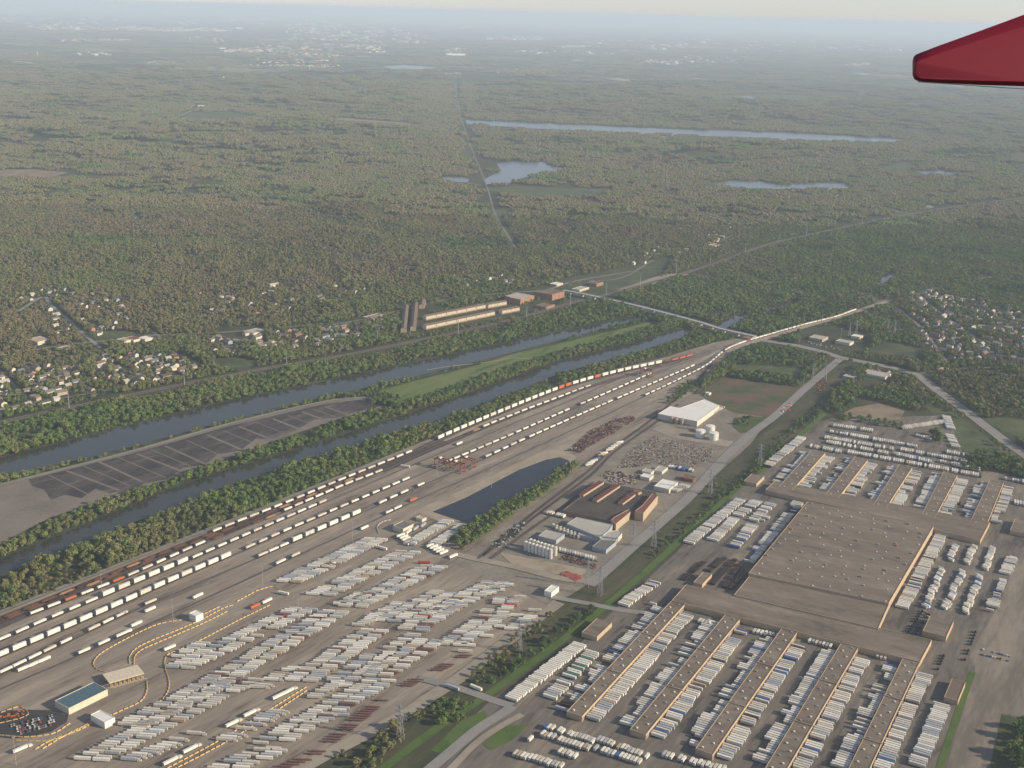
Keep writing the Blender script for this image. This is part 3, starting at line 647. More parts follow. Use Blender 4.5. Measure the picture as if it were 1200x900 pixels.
BL = [([(681, 741), (700, 725), (722, 731), (695, 745)], 6, 'small tan office block beside the yard crossing road', 'buff', 'gravelroof', 'office'),
      ([(814, 682), (824, 670), (833, 673), (823, 686)], 6, 'small tan boxy shed among the brown delivery vans', 'buff', 'gravelroof', 'shed'),
      ([(873, 563), (881, 555), (895, 558), (886, 568)], 6, 'small square tan building at the depot edge by the greenway', 'buff', 'gravelroof', 'building'),
      ([(1082, 738), (1090, 722), (1118, 728), (1108, 748)], 7, 'square tan building right of the near spine, beside the yard tractors', 'buff', 'gravelroof', 'building'),
      ([(1108, 815), (1115, 796), (1131, 799), (1122, 824)], 6, 'small narrow tan building beside the grass strip at right', 'buff', 'roofbrown', 'building'),
      ([(1184, 620), (1190, 608), (1220, 614), (1215, 630)], 6, 'low tan building cut by the right picture edge', 'buff', 'gravelroof', 'building'),
      ([(637, 690), (652, 686), (656, 689), (641, 695)], 7, 'white gate kiosk at the yard end of the crossing road', 'white', 'whiteroof', 'gatehouse'),
      ([(631, 561), (632, 560), (633, 561), (632, 562)], 1, '', '', '', ''),
      # industrial site
      ([(771, 485), (786, 476), (797, 478), (826, 468), (843, 475), (817, 494)], 10, 'large white flat-roofed warehouse beside the three white tanks', 'offwhite', 'whiteroof', 'warehouse'),
      ([(766, 569), (778, 561.5), (795, 565), (783, 574)], 7, 'white-roofed rectangular shed near the sawtooth factory', 'offwhite', 'whiteroof', 'shed'),
      ([(664, 614), (676, 606), (718, 615), (713, 622), (703, 630)], 9, 'wide grey flat-roofed hall beside the tank farm', 'greyside', 'lightroof', 'warehouse'),
      ([(678, 627), (683, 619.5), (708, 625), (701, 632)], 6, 'narrower grey hall just below the wide grey one', 'greyside', 'lightroof', 'warehouse'),
      ([(704, 632), (710, 624), (726, 621), (729, 625), (722, 633)], 7, 'pale hall with a stepped end by the dirt road', 'offwhite', 'lightroof', 'warehouse'),
      ([(693, 642), (705, 632), (724, 634), (710, 643)], 6, 'dark grey shed at the road corner of the works', 'greyside', 'roofgrey', 'shed'),
      ([(629, 629), (641, 621), (660, 625), (655, 633)], 6, 'grey square shed behind the white cylinder tanks', 'greyside', 'lightroof', 'shed'),
      ([(751, 558), (755, 554), (765, 557), (761, 561)], 5, 'small white shed left of the white-roofed one', 'offwhite', 'whiteroof', 'shed'),
      ([(767, 551), (772, 546), (783, 547), (776, 553)], 5, 'small pale building below the scrapyard', 'offwhite', 'lightroof', 'shed'),
      ([(752, 553), (756, 549), (767, 550), (764, 554)], 5, 'small pale low shed at the scrapyard corner', 'offwhite', 'lightroof', 'shed'),
      ([(799, 559), (802, 556), (815, 559), (812, 563)], 5, 'small rust-red brick building by the dirt road', 'roofred', 'roofbrown', 'building'),
      # yard buildings
      ([(462, 616), (470, 611), (484, 613), (474, 621)], 7, 'cream yard office beside the parked tank of trailers', 'cream', 'roofgrey', 'office'),
      ([(488, 607), (491, 604), (499, 606), (496, 609)], 4, 'small cream hut just right of the yard office', 'cream', 'lightroof', 'hut'),
      ([(66, 821), (110, 799), (124, 808), (80, 832)], 7, 'blue-grey roofed yard headquarters with a pale front wall', 'cream', 'blueroof', 'office'),
      ([(107, 836), (121, 832), (133, 842), (120, 848)], 7, 'white scanning portal at the lower truck lanes', 'white', 'whiteroof', 'gatehouse'),
      ([(222, 718), (232, 715), (237, 719), (228, 723)], 8, 'white scanning portal at the upper truck lanes', 'white', 'whiteroof', 'gatehouse')]
for px, h, lab, wl, rf, cat in BL:
    if lab: prism(rect(px, h, H_TRACK if px[0][0] < 620 else H_WING), h, cat if cat != 'building' else 'small_building', lab, cat, M[wl], M[rf])
# canopy over the truck lanes
def canopy():
    q = [P(120, 790, 6), P(161, 779, 6), P(169, 789, 6), P(128, 800.5, 6)]; c = sum(q, Vector()) / 4; c.z = 0
    t = thing('gate_canopy', 'pale flat canopy over the truck check-in lanes', 'canopy', (c.x, c.y, 0))
    mb = MB(); mb.raw([(p.x - c.x, p.y - c.y, z) for z in (5.3, 6.2) for p in q], [(3, 2, 1, 0), (4, 5, 6, 7), (0, 1, 5, 4), (1, 2, 6, 5), (2, 3, 7, 6), (3, 0, 4, 7)][::1], M['cream']); mb.build('roof', t)
    for i in range(8):
        for e in (0.12, 0.88):
            p = q[0].lerp(q[1], (i + 0.5) / 8).lerp(q[3].lerp(q[2], (i + 0.5) / 8), e) - c; mb = MB(); mb.box(p.x, p.y, 0, 0.5, 0.5, 5.3, M['concrete']); mb.build('column', t)
    for i in range(8):
        p = q[3].lerp(q[2], (i + 0.5) / 8); k = thing('lane_kiosk', 'yellow-trimmed truck lane kiosk by the canopy, %s from the left' % ORD(i + 1), 'kiosk', (p.x, p.y, 0.1), H_TRACK - 0.9, 'kiosks along the truck lanes')
        mb = MB(); mb.box(0, 0, 0, 9, 1.6, 0.5, M['concrete']); mb.build('island', k); mb = MB(); mb.box(0, 0, 0.5, 2.6, 1.3, 2.6, M['yellow']); mb.build('booth', k)
canopy()
# sawtooth / monitor roofed factory
fc, fcc, fpts = prism([(680, 583), (703, 565), (768, 577), (771, 584), (752, 604), (738, 599), (722, 612), (660, 598)], 7, 'factory', 'dark-roofed brown brick factory with rows of rusty roof monitors', 'factory', M['buffdark'], M['tarroof'])
for a, b in (((681, 580), (705, 565)), ((697, 587), (724, 569)), ((727, 590), (742, 579)), ((742, 575), (750, 578))):
    A, B = P(*a, 9) - fcc, P(*b, 9) - fcc; d = B - A; m_ = (A + B) / 2; hh = math.atan2(d.y, d.x); mb = MB()
    mb.box(m_.x, m_.y, 7.0, d.length, 8, 3.0, M['tan'], hh)
    n = int(d.length / 6)
    mon = mb.build('roof_monitor', fc)
    for i in range(n):
        p = A + d * ((i + 0.5) / n); w = MB(); w.box(p.x, p.y, 10.0, 3.8, 8.4, 1.2, M['roofred'], hh); w.build('skylight', mon)
prism([(744, 599), (752, 593), (765, 578), (771, 581), (754, 601.5)], 13, 'factory_block', 'taller tan block with red roof edge at the factory corner', 'factory', M['tan'], M['roofred'])
prism([(716, 610), (720, 606), (737, 597), (739, 600), (722, 614)], 11, 'factory_block', 'narrow tan block with red roof along the factory front', 'factory', M['tan'], M['roofred'])
# storage tanks
def tank(px, py, r, h, label, m, group, name='storage_tank', cone=1.0):
    c = P(px, py); t = thing(name, label, 'tank', (c.x, c.y, 0.2), 0, group)
    mb = MB(); mb.cyl(0, 0, 0, r, h, m, 28, cap=False); mb.build('shell', t)
    mb = MB(); mb.cyl(0, 0, h, r, cone, m, 28, 0.4); mb.build('roof', t)
    mb = MB(); mb.bar((r * 0.7, -r * 0.72, 0), (r * 0.7, -r * 0.72, h + 0.5), 0.5, M['steel']); mb.build('ladder', t)
for x, y, lab in ((820.5, 512, 'left front of three big white storage tanks'), (836, 515, 'right front of three big white storage tanks'), (832, 507, 'rear one of three big white storage tanks')):
    tank(x, y, 8.2, 12.5, lab, M['white'], 'big white storage tanks')
for x, y, lab in ((787, 495, 'brownish cylinder silo by the warehouse front, left one'), (792.5, 496.5, 'brownish cylinder silo by the warehouse front, middle one'), (799, 497.5, 'brownish cylinder silo by the warehouse front, right one')):
    tank(x, y, 3.4, 9, lab, M['tan'], 'silos at the warehouse front', 'silo')
k = 0
for r_ in range(2):
    for i in range(8):
        x = 616 + i * 4.2 + r_ * 5.5; y = 645 + i * 1.35 - r_ * 3.6; k += 1
        tank(x, y, 2.4, 13 if r_ == 0 else 12, 'tall slim white silo in the works, %s from left in the %s row' % (ORD(i + 1), ['front', 'back'][r_]), M['white'], 'slim white silos in the works', 'silo', 0.8)
for i in range(14):
    x = 648 + (i % 7) * 4.3 + (i // 7) * 4; y = 618 + (i % 7) * 1.6 + (i // 7) * 4
    tank(x, y, 2.3, 5, 'short white tank between the grey sheds, %s from left in the %s row' % (ORD(i % 7 + 1), ['rear', 'front'][i // 7]), M['offwhite'], 'short white tanks between grey sheds', 'small_tank', 0.7)

# ------------------------------------------------------------------ villages and town
def gable(wd, dp, h, rh, ov=0.4):
    w = MB(); w.raw([(-wd/2, -dp/2, 0), (wd/2, -dp/2, 0), (wd/2, dp/2, 0), (-wd/2, dp/2, 0), (-wd/2, -dp/2, h), (wd/2, -dp/2, h), (wd/2, dp/2, h), (-wd/2, dp/2, h), (-wd/2, 0, h + rh), (wd/2, 0, h + rh)],
                    [(0, 1, 5, 4), (2, 3, 7, 6), (1, 2, 6, 9, 5), (3, 0, 4, 8, 7)], None)
    X = wd / 2 + ov; Y = dp / 2 + ov; z = h - ov * rh * 2 / dp
    r = MB(); r.raw([(-X, -Y, z), (X, -Y, z), (X, 0, h + rh + 0.1), (-X, 0, h + rh + 0.1), (-X, Y, z), (X, Y, z), (-X, -Y, z + 0.3), (X, -Y, z + 0.3), (X, 0, h + rh + 0.4), (-X, 0, h + rh + 0.4), (-X, Y, z + 0.3), (X, Y, z + 0.3)],
                    [(0, 1, 2, 3), (3, 2, 5, 4), (6, 7, 8, 9), (9, 8, 11, 10), (0, 1, 7, 6), (4, 5, 11, 10), (0, 6, 9, 3), (3, 9, 10, 4), (1, 7, 8, 2), (2, 8, 11, 5)], None)
    return w, r
HT = []
for i, (wd, dp, h, rh) in enumerate([(14, 9, 3.2, 2.6), (12, 9, 5.6, 2.8), (17, 10, 3.2, 2.4), (11, 11, 5.8, 3.0), (20, 11, 5.6, 3.2)]):
    HT.append((wd, dp, h, rh))
WCOL = [('white', 'offwhite'), ('cream', 'cream'), ('tan', 'tan'), ('brick', 'brick'), ('grey', 'greyside')]
RCOL = [('grey', 'roofgrey'), ('brown', 'roofbrown'), ('dark', 'roofdark'), ('pale', 'lightroof')]
HCACHE = {}
def house(x, y, rz, ti, wi, ri, label, group, win=True):
    key = (ti, wi, ri)
    if key not in HCACHE:
        w, r = gable(*HT[ti]); w.mats = [M[WCOL[wi][1]]]; r.mats = [M[RCOL[ri][1]]]
        wd, dp, h, rh = HT[ti]
        win = MB()
        for s in (-1, 1):
            for f in range(1 if h < 4 else 2):
                for q in (-0.32, 0, 0.32): win.box(q * wd, s * (dp / 2 + 0.04), 1.0 + f * 2.6, 1.5, 0.1, 1.3, M['glass'])
        ch = MB(); ch.box(wd * 0.25, 0.6, h + rh - 1.2, 0.9, 0.9, 2.2, M['brick'])
        HCACHE[key] = (w.mesh('wall'), r.mesh('roof'), ch.mesh('chimney'), win.mesh('window'))
    ms = HCACHE[key]; t = thing('house', label, 'house', (x, y, 0.1), rz, group)
    link(bpy.data.objects.new('wall', ms[0]), t); rf_ = link(bpy.data.objects.new('roof', ms[1]), t); link(bpy.data.objects.new('chimney', ms[2]), rf_)
    return t
def scatter(poly, n, dmin, seed):
    r = np.random.default_rng(seed); wp = wpoly(poly); out = []; xs = [p[0] for p in wp]; ys = [p[1] for p in wp]; tries = 0
    B2 = [wpoly(p) for p in (CANAL, CHANNEL)]
    while len(out) < n and tries < n * 80:
        tries += 1; x = r.uniform(min(xs), max(xs)); y = r.uniform(min(ys), max(ys)); X = np.array([x]); Y = np.array([y])
        if not inpoly(X, Y, wp)[0]: continue
        if any(segdist(X, Y, pts)[0] < w + 2 for pts, w in LANES): continue
        if any((x - a) ** 2 + (y - b) ** 2 < dmin * dmin for a, b in HOUSES_XY): continue
        if any((x - a[0]) ** 2 + (y - a[1]) ** 2 < 0 for a in out): continue
        out.append((x, y)); HOUSES_XY.append((x, y))
    return out
VILL = [([(-10, 440), (60, 425), (150, 415), (225, 418), (230, 438), (150, 452), (60, 472), (-10, 488)], 105, 'in the lower left village above the railway'),
        ([(0, 345), (60, 338), (150, 350), (150, 375), (60, 370), (0, 362)], 36, 'in the upper left woods'),
        ([(60, 372), (135, 375), (135, 392), (60, 400)], 16, 'between the woods and the village road'),
        ([(240, 395), (330, 390), (460, 368), (462, 384), (380, 405), (250, 415)], 56, 'in the strip left of the townhouses'),
        ([(230, 335), (420, 330), (450, 350), (330, 375), (240, 372)], 40, 'scattered in the upper middle woods'),
        ([(488, 326), (520, 322), (600, 324), (640, 326), (600, 336), (490, 338)], 20, 'in the pale row above the townhouses'),
        ([(735, 302), (760, 290), (805, 294), (790, 304), (742, 318)], 16, 'in the hamlet above the bridge end'),
        ([(828, 276), (845, 265), (875, 272), (868, 284), (830, 288)], 14, 'in the far hamlet beside the corridor'),
        ([(1068, 375), (1060, 345), (1100, 340), (1210, 372), (1210, 432), (1110, 425), (1085, 410)], 165, 'in the right-hand village')]
HALL_ = []
for vi, (poly, n, where) in enumerate(VILL):
    for x, y in sorted(scatter(poly, n, 15, 100 + vi), key=lambda q: proj([q[0]], [q[1]])[0][0]):
        HALL_.append((x, y, random.randrange(5), random.choice([0, 0, 1, 1, 2, 3, 4]), random.choice([0, 0, 1, 2, 3]), where, H_TRACK + random.choice([0, math.pi / 2]) + random.uniform(-0.15, 0.15)))
near_h = set(sorted(range(len(HALL_)), key=lambda i: HALL_[i][1])[:296]); cnt = {}; hf = MB()
for i, (x, y, ti, wi, ri, where, rz) in enumerate(HALL_):
    if i in near_h:
        key = (wi, ri, where); cnt[key] = cnt.get(key, 0) + 1
        house(x, y, rz, ti, wi, ri, '%s house with %s roof %s, %s from left' % (WCOL[wi][0], RCOL[ri][0], where, ORD(cnt[key])), 'houses ' + where)
    else:
        w, r = gable(*HT[ti])
        for b_, m_ in ((w, M[WCOL[wi][1]]), (r, M[RCOL[ri][1]])):
            c, n_ = math.cos(rz), math.sin(rz); hf.raw([(x + v[0] * c - v[1] * n_, y + v[0] * n_ + v[1] * c, v[2]) for v in b_.v], b_.f, m_)
if hf.v: tag(hf.build('houses'), 'small houses of the far hamlets among the trees', 'house', None, 'stuff')
# town buildings with window bands
def block(px, h, label, wall, roof, floors, name='apartment_building', group=None):
    t, c, pts = prism(rect(px, h, H_TRACK), h, name, label, 'building', M[wall], M[roof], group)
    n = len(pts)
    for i in range(n):
        p, q = pts[i] - c, pts[(i + 1) % n] - c; d = q - p; L = d.length
        if L < 6: continue
        hh = math.atan2(d.y, d.x); out = Vector((d.y, -d.x, 0)).normalized(); k = max(1, int(L / 5))
        if k > 9: k = 9
        for f in range(floors):
            for j in range(k):
                a = p + d * ((j + 0.5) / k) + out * 0.05; w = MB(); w.box(a.x, a.y, 1.2 + f * (h - 0.6) / floors, 1.9, 0.12, 1.6, M['glass'], hh); w.build('window', t)
block([(600, 347), (621, 344.5), (622, 346.5), (604, 352)], 14, 'long pale-roofed brick block right of the townhouses', 'brick', 'lightroof', 4)
block([(594, 346), (610, 343), (614, 345), (600, 350)], 12, 'brick wing with pale roof behind the long brick block', 'brick', 'lightroof', 3)
block([(638, 342), (657, 339.5), (658, 342), (640, 346)], 15, 'five-storey orange brick apartment block near the bridge', 'brick', 'roofbrown', 5)
block([(630, 341), (640, 339), (643, 343), (633, 345)], 13, 'brown brick apartment wing left of the five-storey block', 'buffdark', 'roofbrown', 4)
block([(632, 357), (643, 354.5), (645, 357), (636, 361)], 6, 'low red brick pavilion by the railway', 'brick', 'roofbrown', 2, 'pavilion')
block([(690, 331), (700, 328.5), (705, 331), (698, 333)], 8, 'bright orange brick building beyond the bridge end', 'brick', 'roofbrown', 2, 'brick_building')
block([(672, 338), (684, 335), (688, 337), (677, 340.5)], 5, 'low cream shop beside the bridge approach', 'cream', 'lightroof', 1, 'shop')
block([(646, 332), (653, 330), (659, 332), (650, 334)], 5, 'low white shop roof among parked cars near the bridge', 'cream', 'whiteroof', 1, 'shop')
for px, h, lab, wl, rf in (([(36, 396), (54, 394), (56, 398), (38, 402)], 7, 'cream flat-roofed school-like block in the left woods', 'cream', 'tan'), ([(140, 397), (150, 395), (152, 398), (142, 401)], 5, 'cream shop left of the red-roofed diner', 'cream', 'lightroof'),
                          ([(150, 395), (160, 393.5), (162, 397), (152, 399.5)], 5, 'red-roofed diner on the village road', 'cream', 'roofred'), ([(164, 395), (176, 393.5), (177, 396.5), (166, 398)], 5, 'pale shop right of the red-roofed diner', 'cream', 'whiteroof'),
                          ([(218, 399), (227, 397), (229, 401), (220, 403)], 5, 'white shop alone on the village road', 'white', 'whiteroof'), ([(288, 387), (306, 384.5), (310, 388), (292, 391)], 5, 'pale strip building on the village road by the woods', 'cream', 'lightroof'),
                          ([(68, 407), (84, 404), (86, 408), (70, 411)], 5, 'tan low building right of the school-like block', 'tan', 'lightroof'), ([(290, 366), (302, 364), (303, 366), (292, 368)], 5, 'orange-tan roofed building lost in the middle woods', 'brick', 'tan'),
                          ([(398, 367), (408, 365), (410, 368), (400, 370)], 6, 'cream building in the trees left of the townhouses', 'cream', 'lightroof'), ([(428, 370), (450, 367), (452, 371), (430, 374)], 5, 'low pale building left of the shade-toned townhouses', 'tan', 'lightroof'),
                          ([(947, 395), (956, 392), (972, 395), (962, 398)], 6, 'pale long-roofed shop in the compound by the main line', 'tan', 'lightroof'), ([(980, 399), (985, 397), (1000, 400), (995, 403)], 6, 'pale low hall in the compound by the main line', 'cream', 'lightroof'),
                          ([(998, 393), (1002, 391.5), (1010, 393), (1008, 396)], 5, 'small white-roofed hall at the compound end', 'cream', 'whiteroof'), ([(1010, 437), (1018, 433), (1046, 438), (1036, 442)], 5, 'pale truck shop with white roof below the main road', 'cream', 'lightroof'),
                          ([(988, 441), (993, 437), (1006, 439), (1002, 443)], 5, 'grey workshop beside the pale truck shop', 'greyside', 'lightroof'), ([(827, 460), (829, 459), (833, 460), (831, 461.5)], 4, 'tiny white hut at the edge of the reddish field', 'white', 'whiteroof'),
                          ([(1100, 432), (1105, 430), (1112, 432), (1107, 434)], 5, 'tan roofed building at the main road bend', 'tan', 'tan'), ([(832, 287), (836, 285), (842, 286), (840, 289)], 6, 'cream building in the far hamlet', 'cream', 'tan'),
                          ([(708, 628), (709, 627), (710, 628), (709, 629)], 1, '', '', '')):
    if lab: prism(rect(px, h, H_TRACK), h, 'low_building', lab, 'building', M[wl], M[rf])
def townrow(a, b, n, label, group, hh=9, off=0, lit='cream'):  # wall colour carries the light: cream for sunlit rows, tan for shaded
    A, B = P(*a), P(*b); d = B - A; L = d.length / n; hd = math.atan2(d.y, d.x)
    for i in range(n):
        p = A + d * ((i + 0.5) / n)
        t = thing('townhouse', label % ORD(i + 1), 'townhouse', (p.x, p.y, 0), hd, group)
        w, r = gable(L - 1.2, 13, hh, 2.6, 0.3); w.mats = [M[lit]]; r.mats = [M['roofbrown']]; wl_ = w.build('wall', t); r.build('roof', t)
        for s in (-1, 1):
            g = MB(); g.box(0, s * 6.6, 0, (L - 1.2) * 0.94, 0.16, 2.6, M['buffdark']); g.build('garage_front', wl_)
            for f in (1, 2):
                w = MB()
                for j in range(max(2, int(L / 4))): w.box(-L / 2 + (j + 0.5) * L / max(2, int(L / 4)), s * 6.57, 0.7 + f * 2.9, 1.6, 0.12, 1.3, M['glass'])
                w.build('window', wl_)
townrow((497, 386), (578, 369), 7, 'cream townhouse block in the front row facing the railway, %s from left', 'front townhouse row')
townrow((586, 368), (607, 364), 2, 'cream townhouse block right of the row gap, %s from left', 'front townhouse row')
townrow((497, 375), (567, 361), 6, 'brown-roofed townhouse block in the back row, %s from left', 'back townhouse row')
townrow((570, 361), (592, 357), 2, 'townhouse block behind the row gap, %s from left', 'back townhouse row')
townrow((473, 390), (476, 362), 5, 'shade-toned townhouse block, end-on row at left, %s from front', 'end-on townhouse row at left', lit='tan')  # end-on rows: shadow side painted as a darker wall
townrow((484, 388), (487, 359), 5, 'shade-toned townhouse block, second end-on row, %s from front', 'second end-on townhouse row', lit='tan')
townrow((494, 362), (496, 355), 2, 'townhouse block in the short end-on row behind, %s from front', 'short end-on townhouse row', lit='tan')

# ------------------------------------------------------------------ rail yard tracks
TRK = {
 'A': [(-40, 752), (35, 722), (145, 679), (242, 636), (331, 601), (401, 571), (447, 553), (500, 529), (565, 502), (615, 482), (660, 465), (692, 453), (760, 433), (833, 411)],
 'T': [(-60, 758), (0, 734), (145, 671), (247, 626), (340, 589), (397, 565), (483, 530), (513, 516), (580, 487), (660, 455), (720, 438), (775, 426), (802, 420), (833, 411.5), (860, 403.5), (900, 392), (940, 380.5)],
 'B': [(-60, 775), (0, 752), (55, 728), (117, 702), (200, 667), (262, 640), (350, 602), (425, 570), (500, 538), (560, 514), (607, 494), (660, 473), (727, 444), (790, 426), (833, 413)],
 'C': [(-60, 797), (0, 771), (77, 738), (145, 708), (200, 683), (271, 652), (334, 624), (397, 597), (458, 571), (500, 553), (592, 514), (660, 484), (722, 457), (763, 439), (800, 426), (833, 414)],
 'D': [(-60, 817), (0, 791), (85, 750), (150, 719), (183, 705), (245, 678), (300, 655), (360, 629), (422, 602), (479, 576), (567, 538), (615, 516), (660, 496), (717, 471), (812, 430), (835, 418)],
 'E': [(-60, 836), (0, 808), (42, 790), (120, 756), (200, 720), (285, 681), (360, 646), (417, 620), (500, 581), (548, 560), (660, 509), (755, 465), (793, 447), (828, 429), (849, 412), (870, 402.5), (900, 393.5), (940, 382), (980, 372), (1002, 364), (1040, 352), (1110, 335), (1220, 312)],
}
TW = {k: [p for p in smooth([P(*q) for q in v], 5)] for k, v in TRK.items()}
for k, v in TW.items():
    ribbon('rail_track', v, 3.2, 0.30 + 0.012 * ord(k) % 0.1, G['ballast'])
    for s in (-0.75, 0.75): ribbon('rail_track', v, 0.22, 0.62, M['steel'], off=s)
OUTER = []
for i, off in enumerate((9, 14.5, 20, 25.5)):              # outer yard tracks next to the perimeter road
    pts = smooth([P(*q) for q in [(-60, 742), (0, 719), (192, 642), (360, 575), (511, 514)]], 5)
    q = []
    for j in range(len(pts)):
        a = np.array(pts[max(j - 1, 0)]); b = np.array(pts[min(j + 1, len(pts) - 1)]); d = b - a; d /= np.hypot(*d); q.append(tuple(np.array(pts[j]) + np.array((d[1], -d[0])) * off))
    OUTER.append(q); ribbon('rail_track', q, 5.0, 0.4, G['ballast'])
ribbon('ballast_bed', TW['T'][:60], 13, 0.2, G['ballast'])
ribbon('ballast_bed', TW['A'][30:62], 13, 0.2, G['ballast'])
# sidings past the pond and the works
SID = [[(560, 655), (600, 622), (640, 590), (690, 552), (715, 528), (760, 495), (790, 470), (812, 452), (835, 425)], [(566, 652), (606, 622), (648, 590), (694, 556), (720, 530), (765, 498), (795, 474)], [(575, 655), (620, 622), (660, 594), (695, 566)]]
for s_ in SID: rib('rail_track', s_, 5, 0.9, G['ballast'])
# main line approach embankment
rib('railway_embankment', [(850, 415), (872, 404), (905, 394.5), (945, 382.5), (985, 371.5), (1010, 363), (1045, 352), (1110, 336), (1220, 312)], 16, 0.55, G['gravel'])

def psnap(track, px):                                      # distance along a track of the point nearest a pixel column
    q = np.array(track); X, Y = proj(q[:, 0], q[:, 1]); L = np.concatenate([[0], np.cumsum(np.hypot(*np.diff(q, axis=0).T))])
    return float(np.interp(px, X, L))
# --- prototypes for rail cars and boxes (shared meshes)
def flatcar_mesh(m):
    a = MB(); a.box(0, 0, 0.9, 20.5, 2.6, 0.35, m); a.box(0, -1.35, 0.55, 15.5, 0.2, 1.25, m); a.box(0, 1.35, 0.55, 15.5, 0.2, 1.25, m)
    for s in (-1, 1): a.box(s * 10.6, 0, 0.9, 0.9, 0.5, 0.3, m)
    return a.mesh('frame')
def bogie_mesh():
    a = MB(); a.box(0, 0, 0.45, 2.6, 1.8, 0.4, M['dark'])
    for s in (-0.9, 0.9):
        for q in (-0.75, 0.75): a.tube((s, q - 0.08, 0.46), (s, q + 0.08, 0.46), 0.46, M['dark'], 10)
    return a.mesh('bogie')
FL = {k: flatcar_mesh(M[k]) for k in ('rust', 'brown', 'rustlit', 'yellow')}; BG = bogie_mesh()
def box_mesh(L, W_, Hh, m, ribs=True):
    a = MB(); a.box(0, 0, 0, L, W_, Hh, M[m])
    if ribs:
        for i in range(int(L / 2.0)):
            x = -L / 2 + 1 + i * 2.0
            for s in (-1, 1): a.box(x, s * (W_ / 2 + 0.02), 0.15, 0.12, 0.05, Hh - 0.3, M[m])
    for s in (-1, 1): a.box(s * (L / 2 + 0.02), 0, 0.1, 0.05, W_ - 0.3, Hh - 0.2, M['silver' if m in ('white', 'offwhite') else m])
    return a.mesh('box')
BOX = {}
def boxm(L, Hh, m):
    k = (round(L, 1), Hh, m)
    if k not in BOX: BOX[k] = box_mesh(L, 2.55, Hh, m)
    return BOX[k]
NCAR = [0]
def railcar(x, y, h, m, where, n, bogies=True):
    t = thing('well_car', '%s well car %s, %s from left' % ({'rust': 'rusty', 'brown': 'dark brown', 'rustlit': 'ochre', 'yellow': 'yellow'}[m], where, ORD(n)), 'rail car', (x, y, 0.65), h, 'well cars ' + where)
    link(bpy.data.objects.new('frame', FL[m]), t)
    for s in (-1, 1):
        b = link(bpy.data.objects.new('bogie', BG), t); b.location = (s * 9.2, 0, 0)
    NCAR[0] += 1; return t
def container(x, y, z, h, L, col, label, group):
    o = link(bpy.data.objects.new('shipping_container', boxm(L, 2.8, col))); o.location = (x, y, z); o.rotation_euler = (0, 0, h)
    return tag(o, label, 'container', group)
CONT = []                                                  # (x,y,z,h,L,col,where,carn,level)
EMPTY = []
def train(track, x0, x1, where, stack=1, empty=False, cols=('white',) * 7 + ('offwhite',) * 3, special=None, pitch=21.8, m='brown', under=True):
    T = TW[track] if isinstance(track, str) else track; a, b = psnap(T, x0), psnap(T, x1); n = max(1, int(round((b - a) / pitch)))
    for i, (x, y, h) in enumerate(walk(T, (b - a) / n, a + (b - a) / n / 2, b)):
        EMPTY.append((x, y, h, m if not empty else random.choice(['rust', 'rust', 'brown', 'rustlit']), where))
        if empty: continue
        c = random.choice(cols); px = proj([x], [y])[0][0]
        if special:
            for s0, s1, sc in special:
                if s0 <= px <= s1: c = sc
        st = stack if not callable(stack) else stack(px)
        L = random.choice([16.1, 16.1, 14.6]) if st == 1 else 16.1
        for lv in range(st):
            CONT.append((x, y, 1.15 + 0.65 + lv * 2.85, h, L, c, where, lv))
train('A', 33, 242, 'on the outer loading track', special=((76, 92, 'orange'), (131, 146, 'orange')))
train('A', 331, 449, 'on the loading track behind the empties')
train('A', 545, 563, 'on the middle loading track', empty=True)
train('A', 565, 693, 'on the track beside the stacked train')
train('A', 248, 325, 'on the outer track at left', empty=True)
train('T', 247, 484, 'on the outermost track at left', special=None)
train('T', 512, 776, 'on the outermost track beside the trees', stack=2, special=((655, 668, 'orange'), (697, 706, 'orange')))
train('B', -30, 117, 'on the second loading track at left')
train('B', 118, 222, 'on the second loading track, stacked part', stack=2)
train('B', 224, 384, 'on the second loading track, low part')
train('C', -30, 272, 'on the third loading track, stacked part', stack=2)
train('C', 286, 301, 'on the third loading track, single')
train('C', 301, 481, 'on the third loading track, low part')
train('C', 521, 602, 'on the third track above the pond')
train('C', 603, 668, 'on the third track above the pond, right part')
train('C', 679, 764, 'on the third track near the far crane')
train('D', -20, 16, 'on the fourth loading track at the edge')
train('D', 14, 67, 'on the fourth loading track, first cut')
train('D', 69, 86, 'on the fourth loading track, lone car')
train('D', 102, 151, 'on the fourth loading track, second cut')
train('D', 169, 184, 'on the fourth loading track, third cut')
train('D', 302, 339, 'on the fourth loading track, fourth cut')
train('D', 341, 424, 'on the fourth loading track, stacked part', stack=2)
train('D', 442, 480, 'on the fourth loading track, fifth cut')
train('D', 488, 498, 'on the fourth loading track, end car')
train('D', 567, 616, 'on the fourth track above the pond')
train('D', 619, 718, 'on the fourth track right of the pond')
train('D', 722, 814, 'on the fourth track toward the throat')
train('E', 87, 133, 'on the nearest loading track at left')
train('E', 136, 151, 'on the nearest loading track, second cut')
train('E', 320, 355, 'on the nearest loading track, middle')
train('E', 451, 471, 'on the nearest loading track, right')
train('E', 755, 847, 'on the nearest track at the throat')
train('E', 849, 1003, 'on the main line curving through the trees', special=((876, 880, 'red'),), pitch=17.4)
for i, o in enumerate(OUTER[1:3]): train(o, [-20, -20, 40][i], [300, 430, 300][i], ['on the first outer storage track', 'on the second outer storage track', 'on the third outer storage track'][i], empty=True, pitch=24.5 + 2 * i)
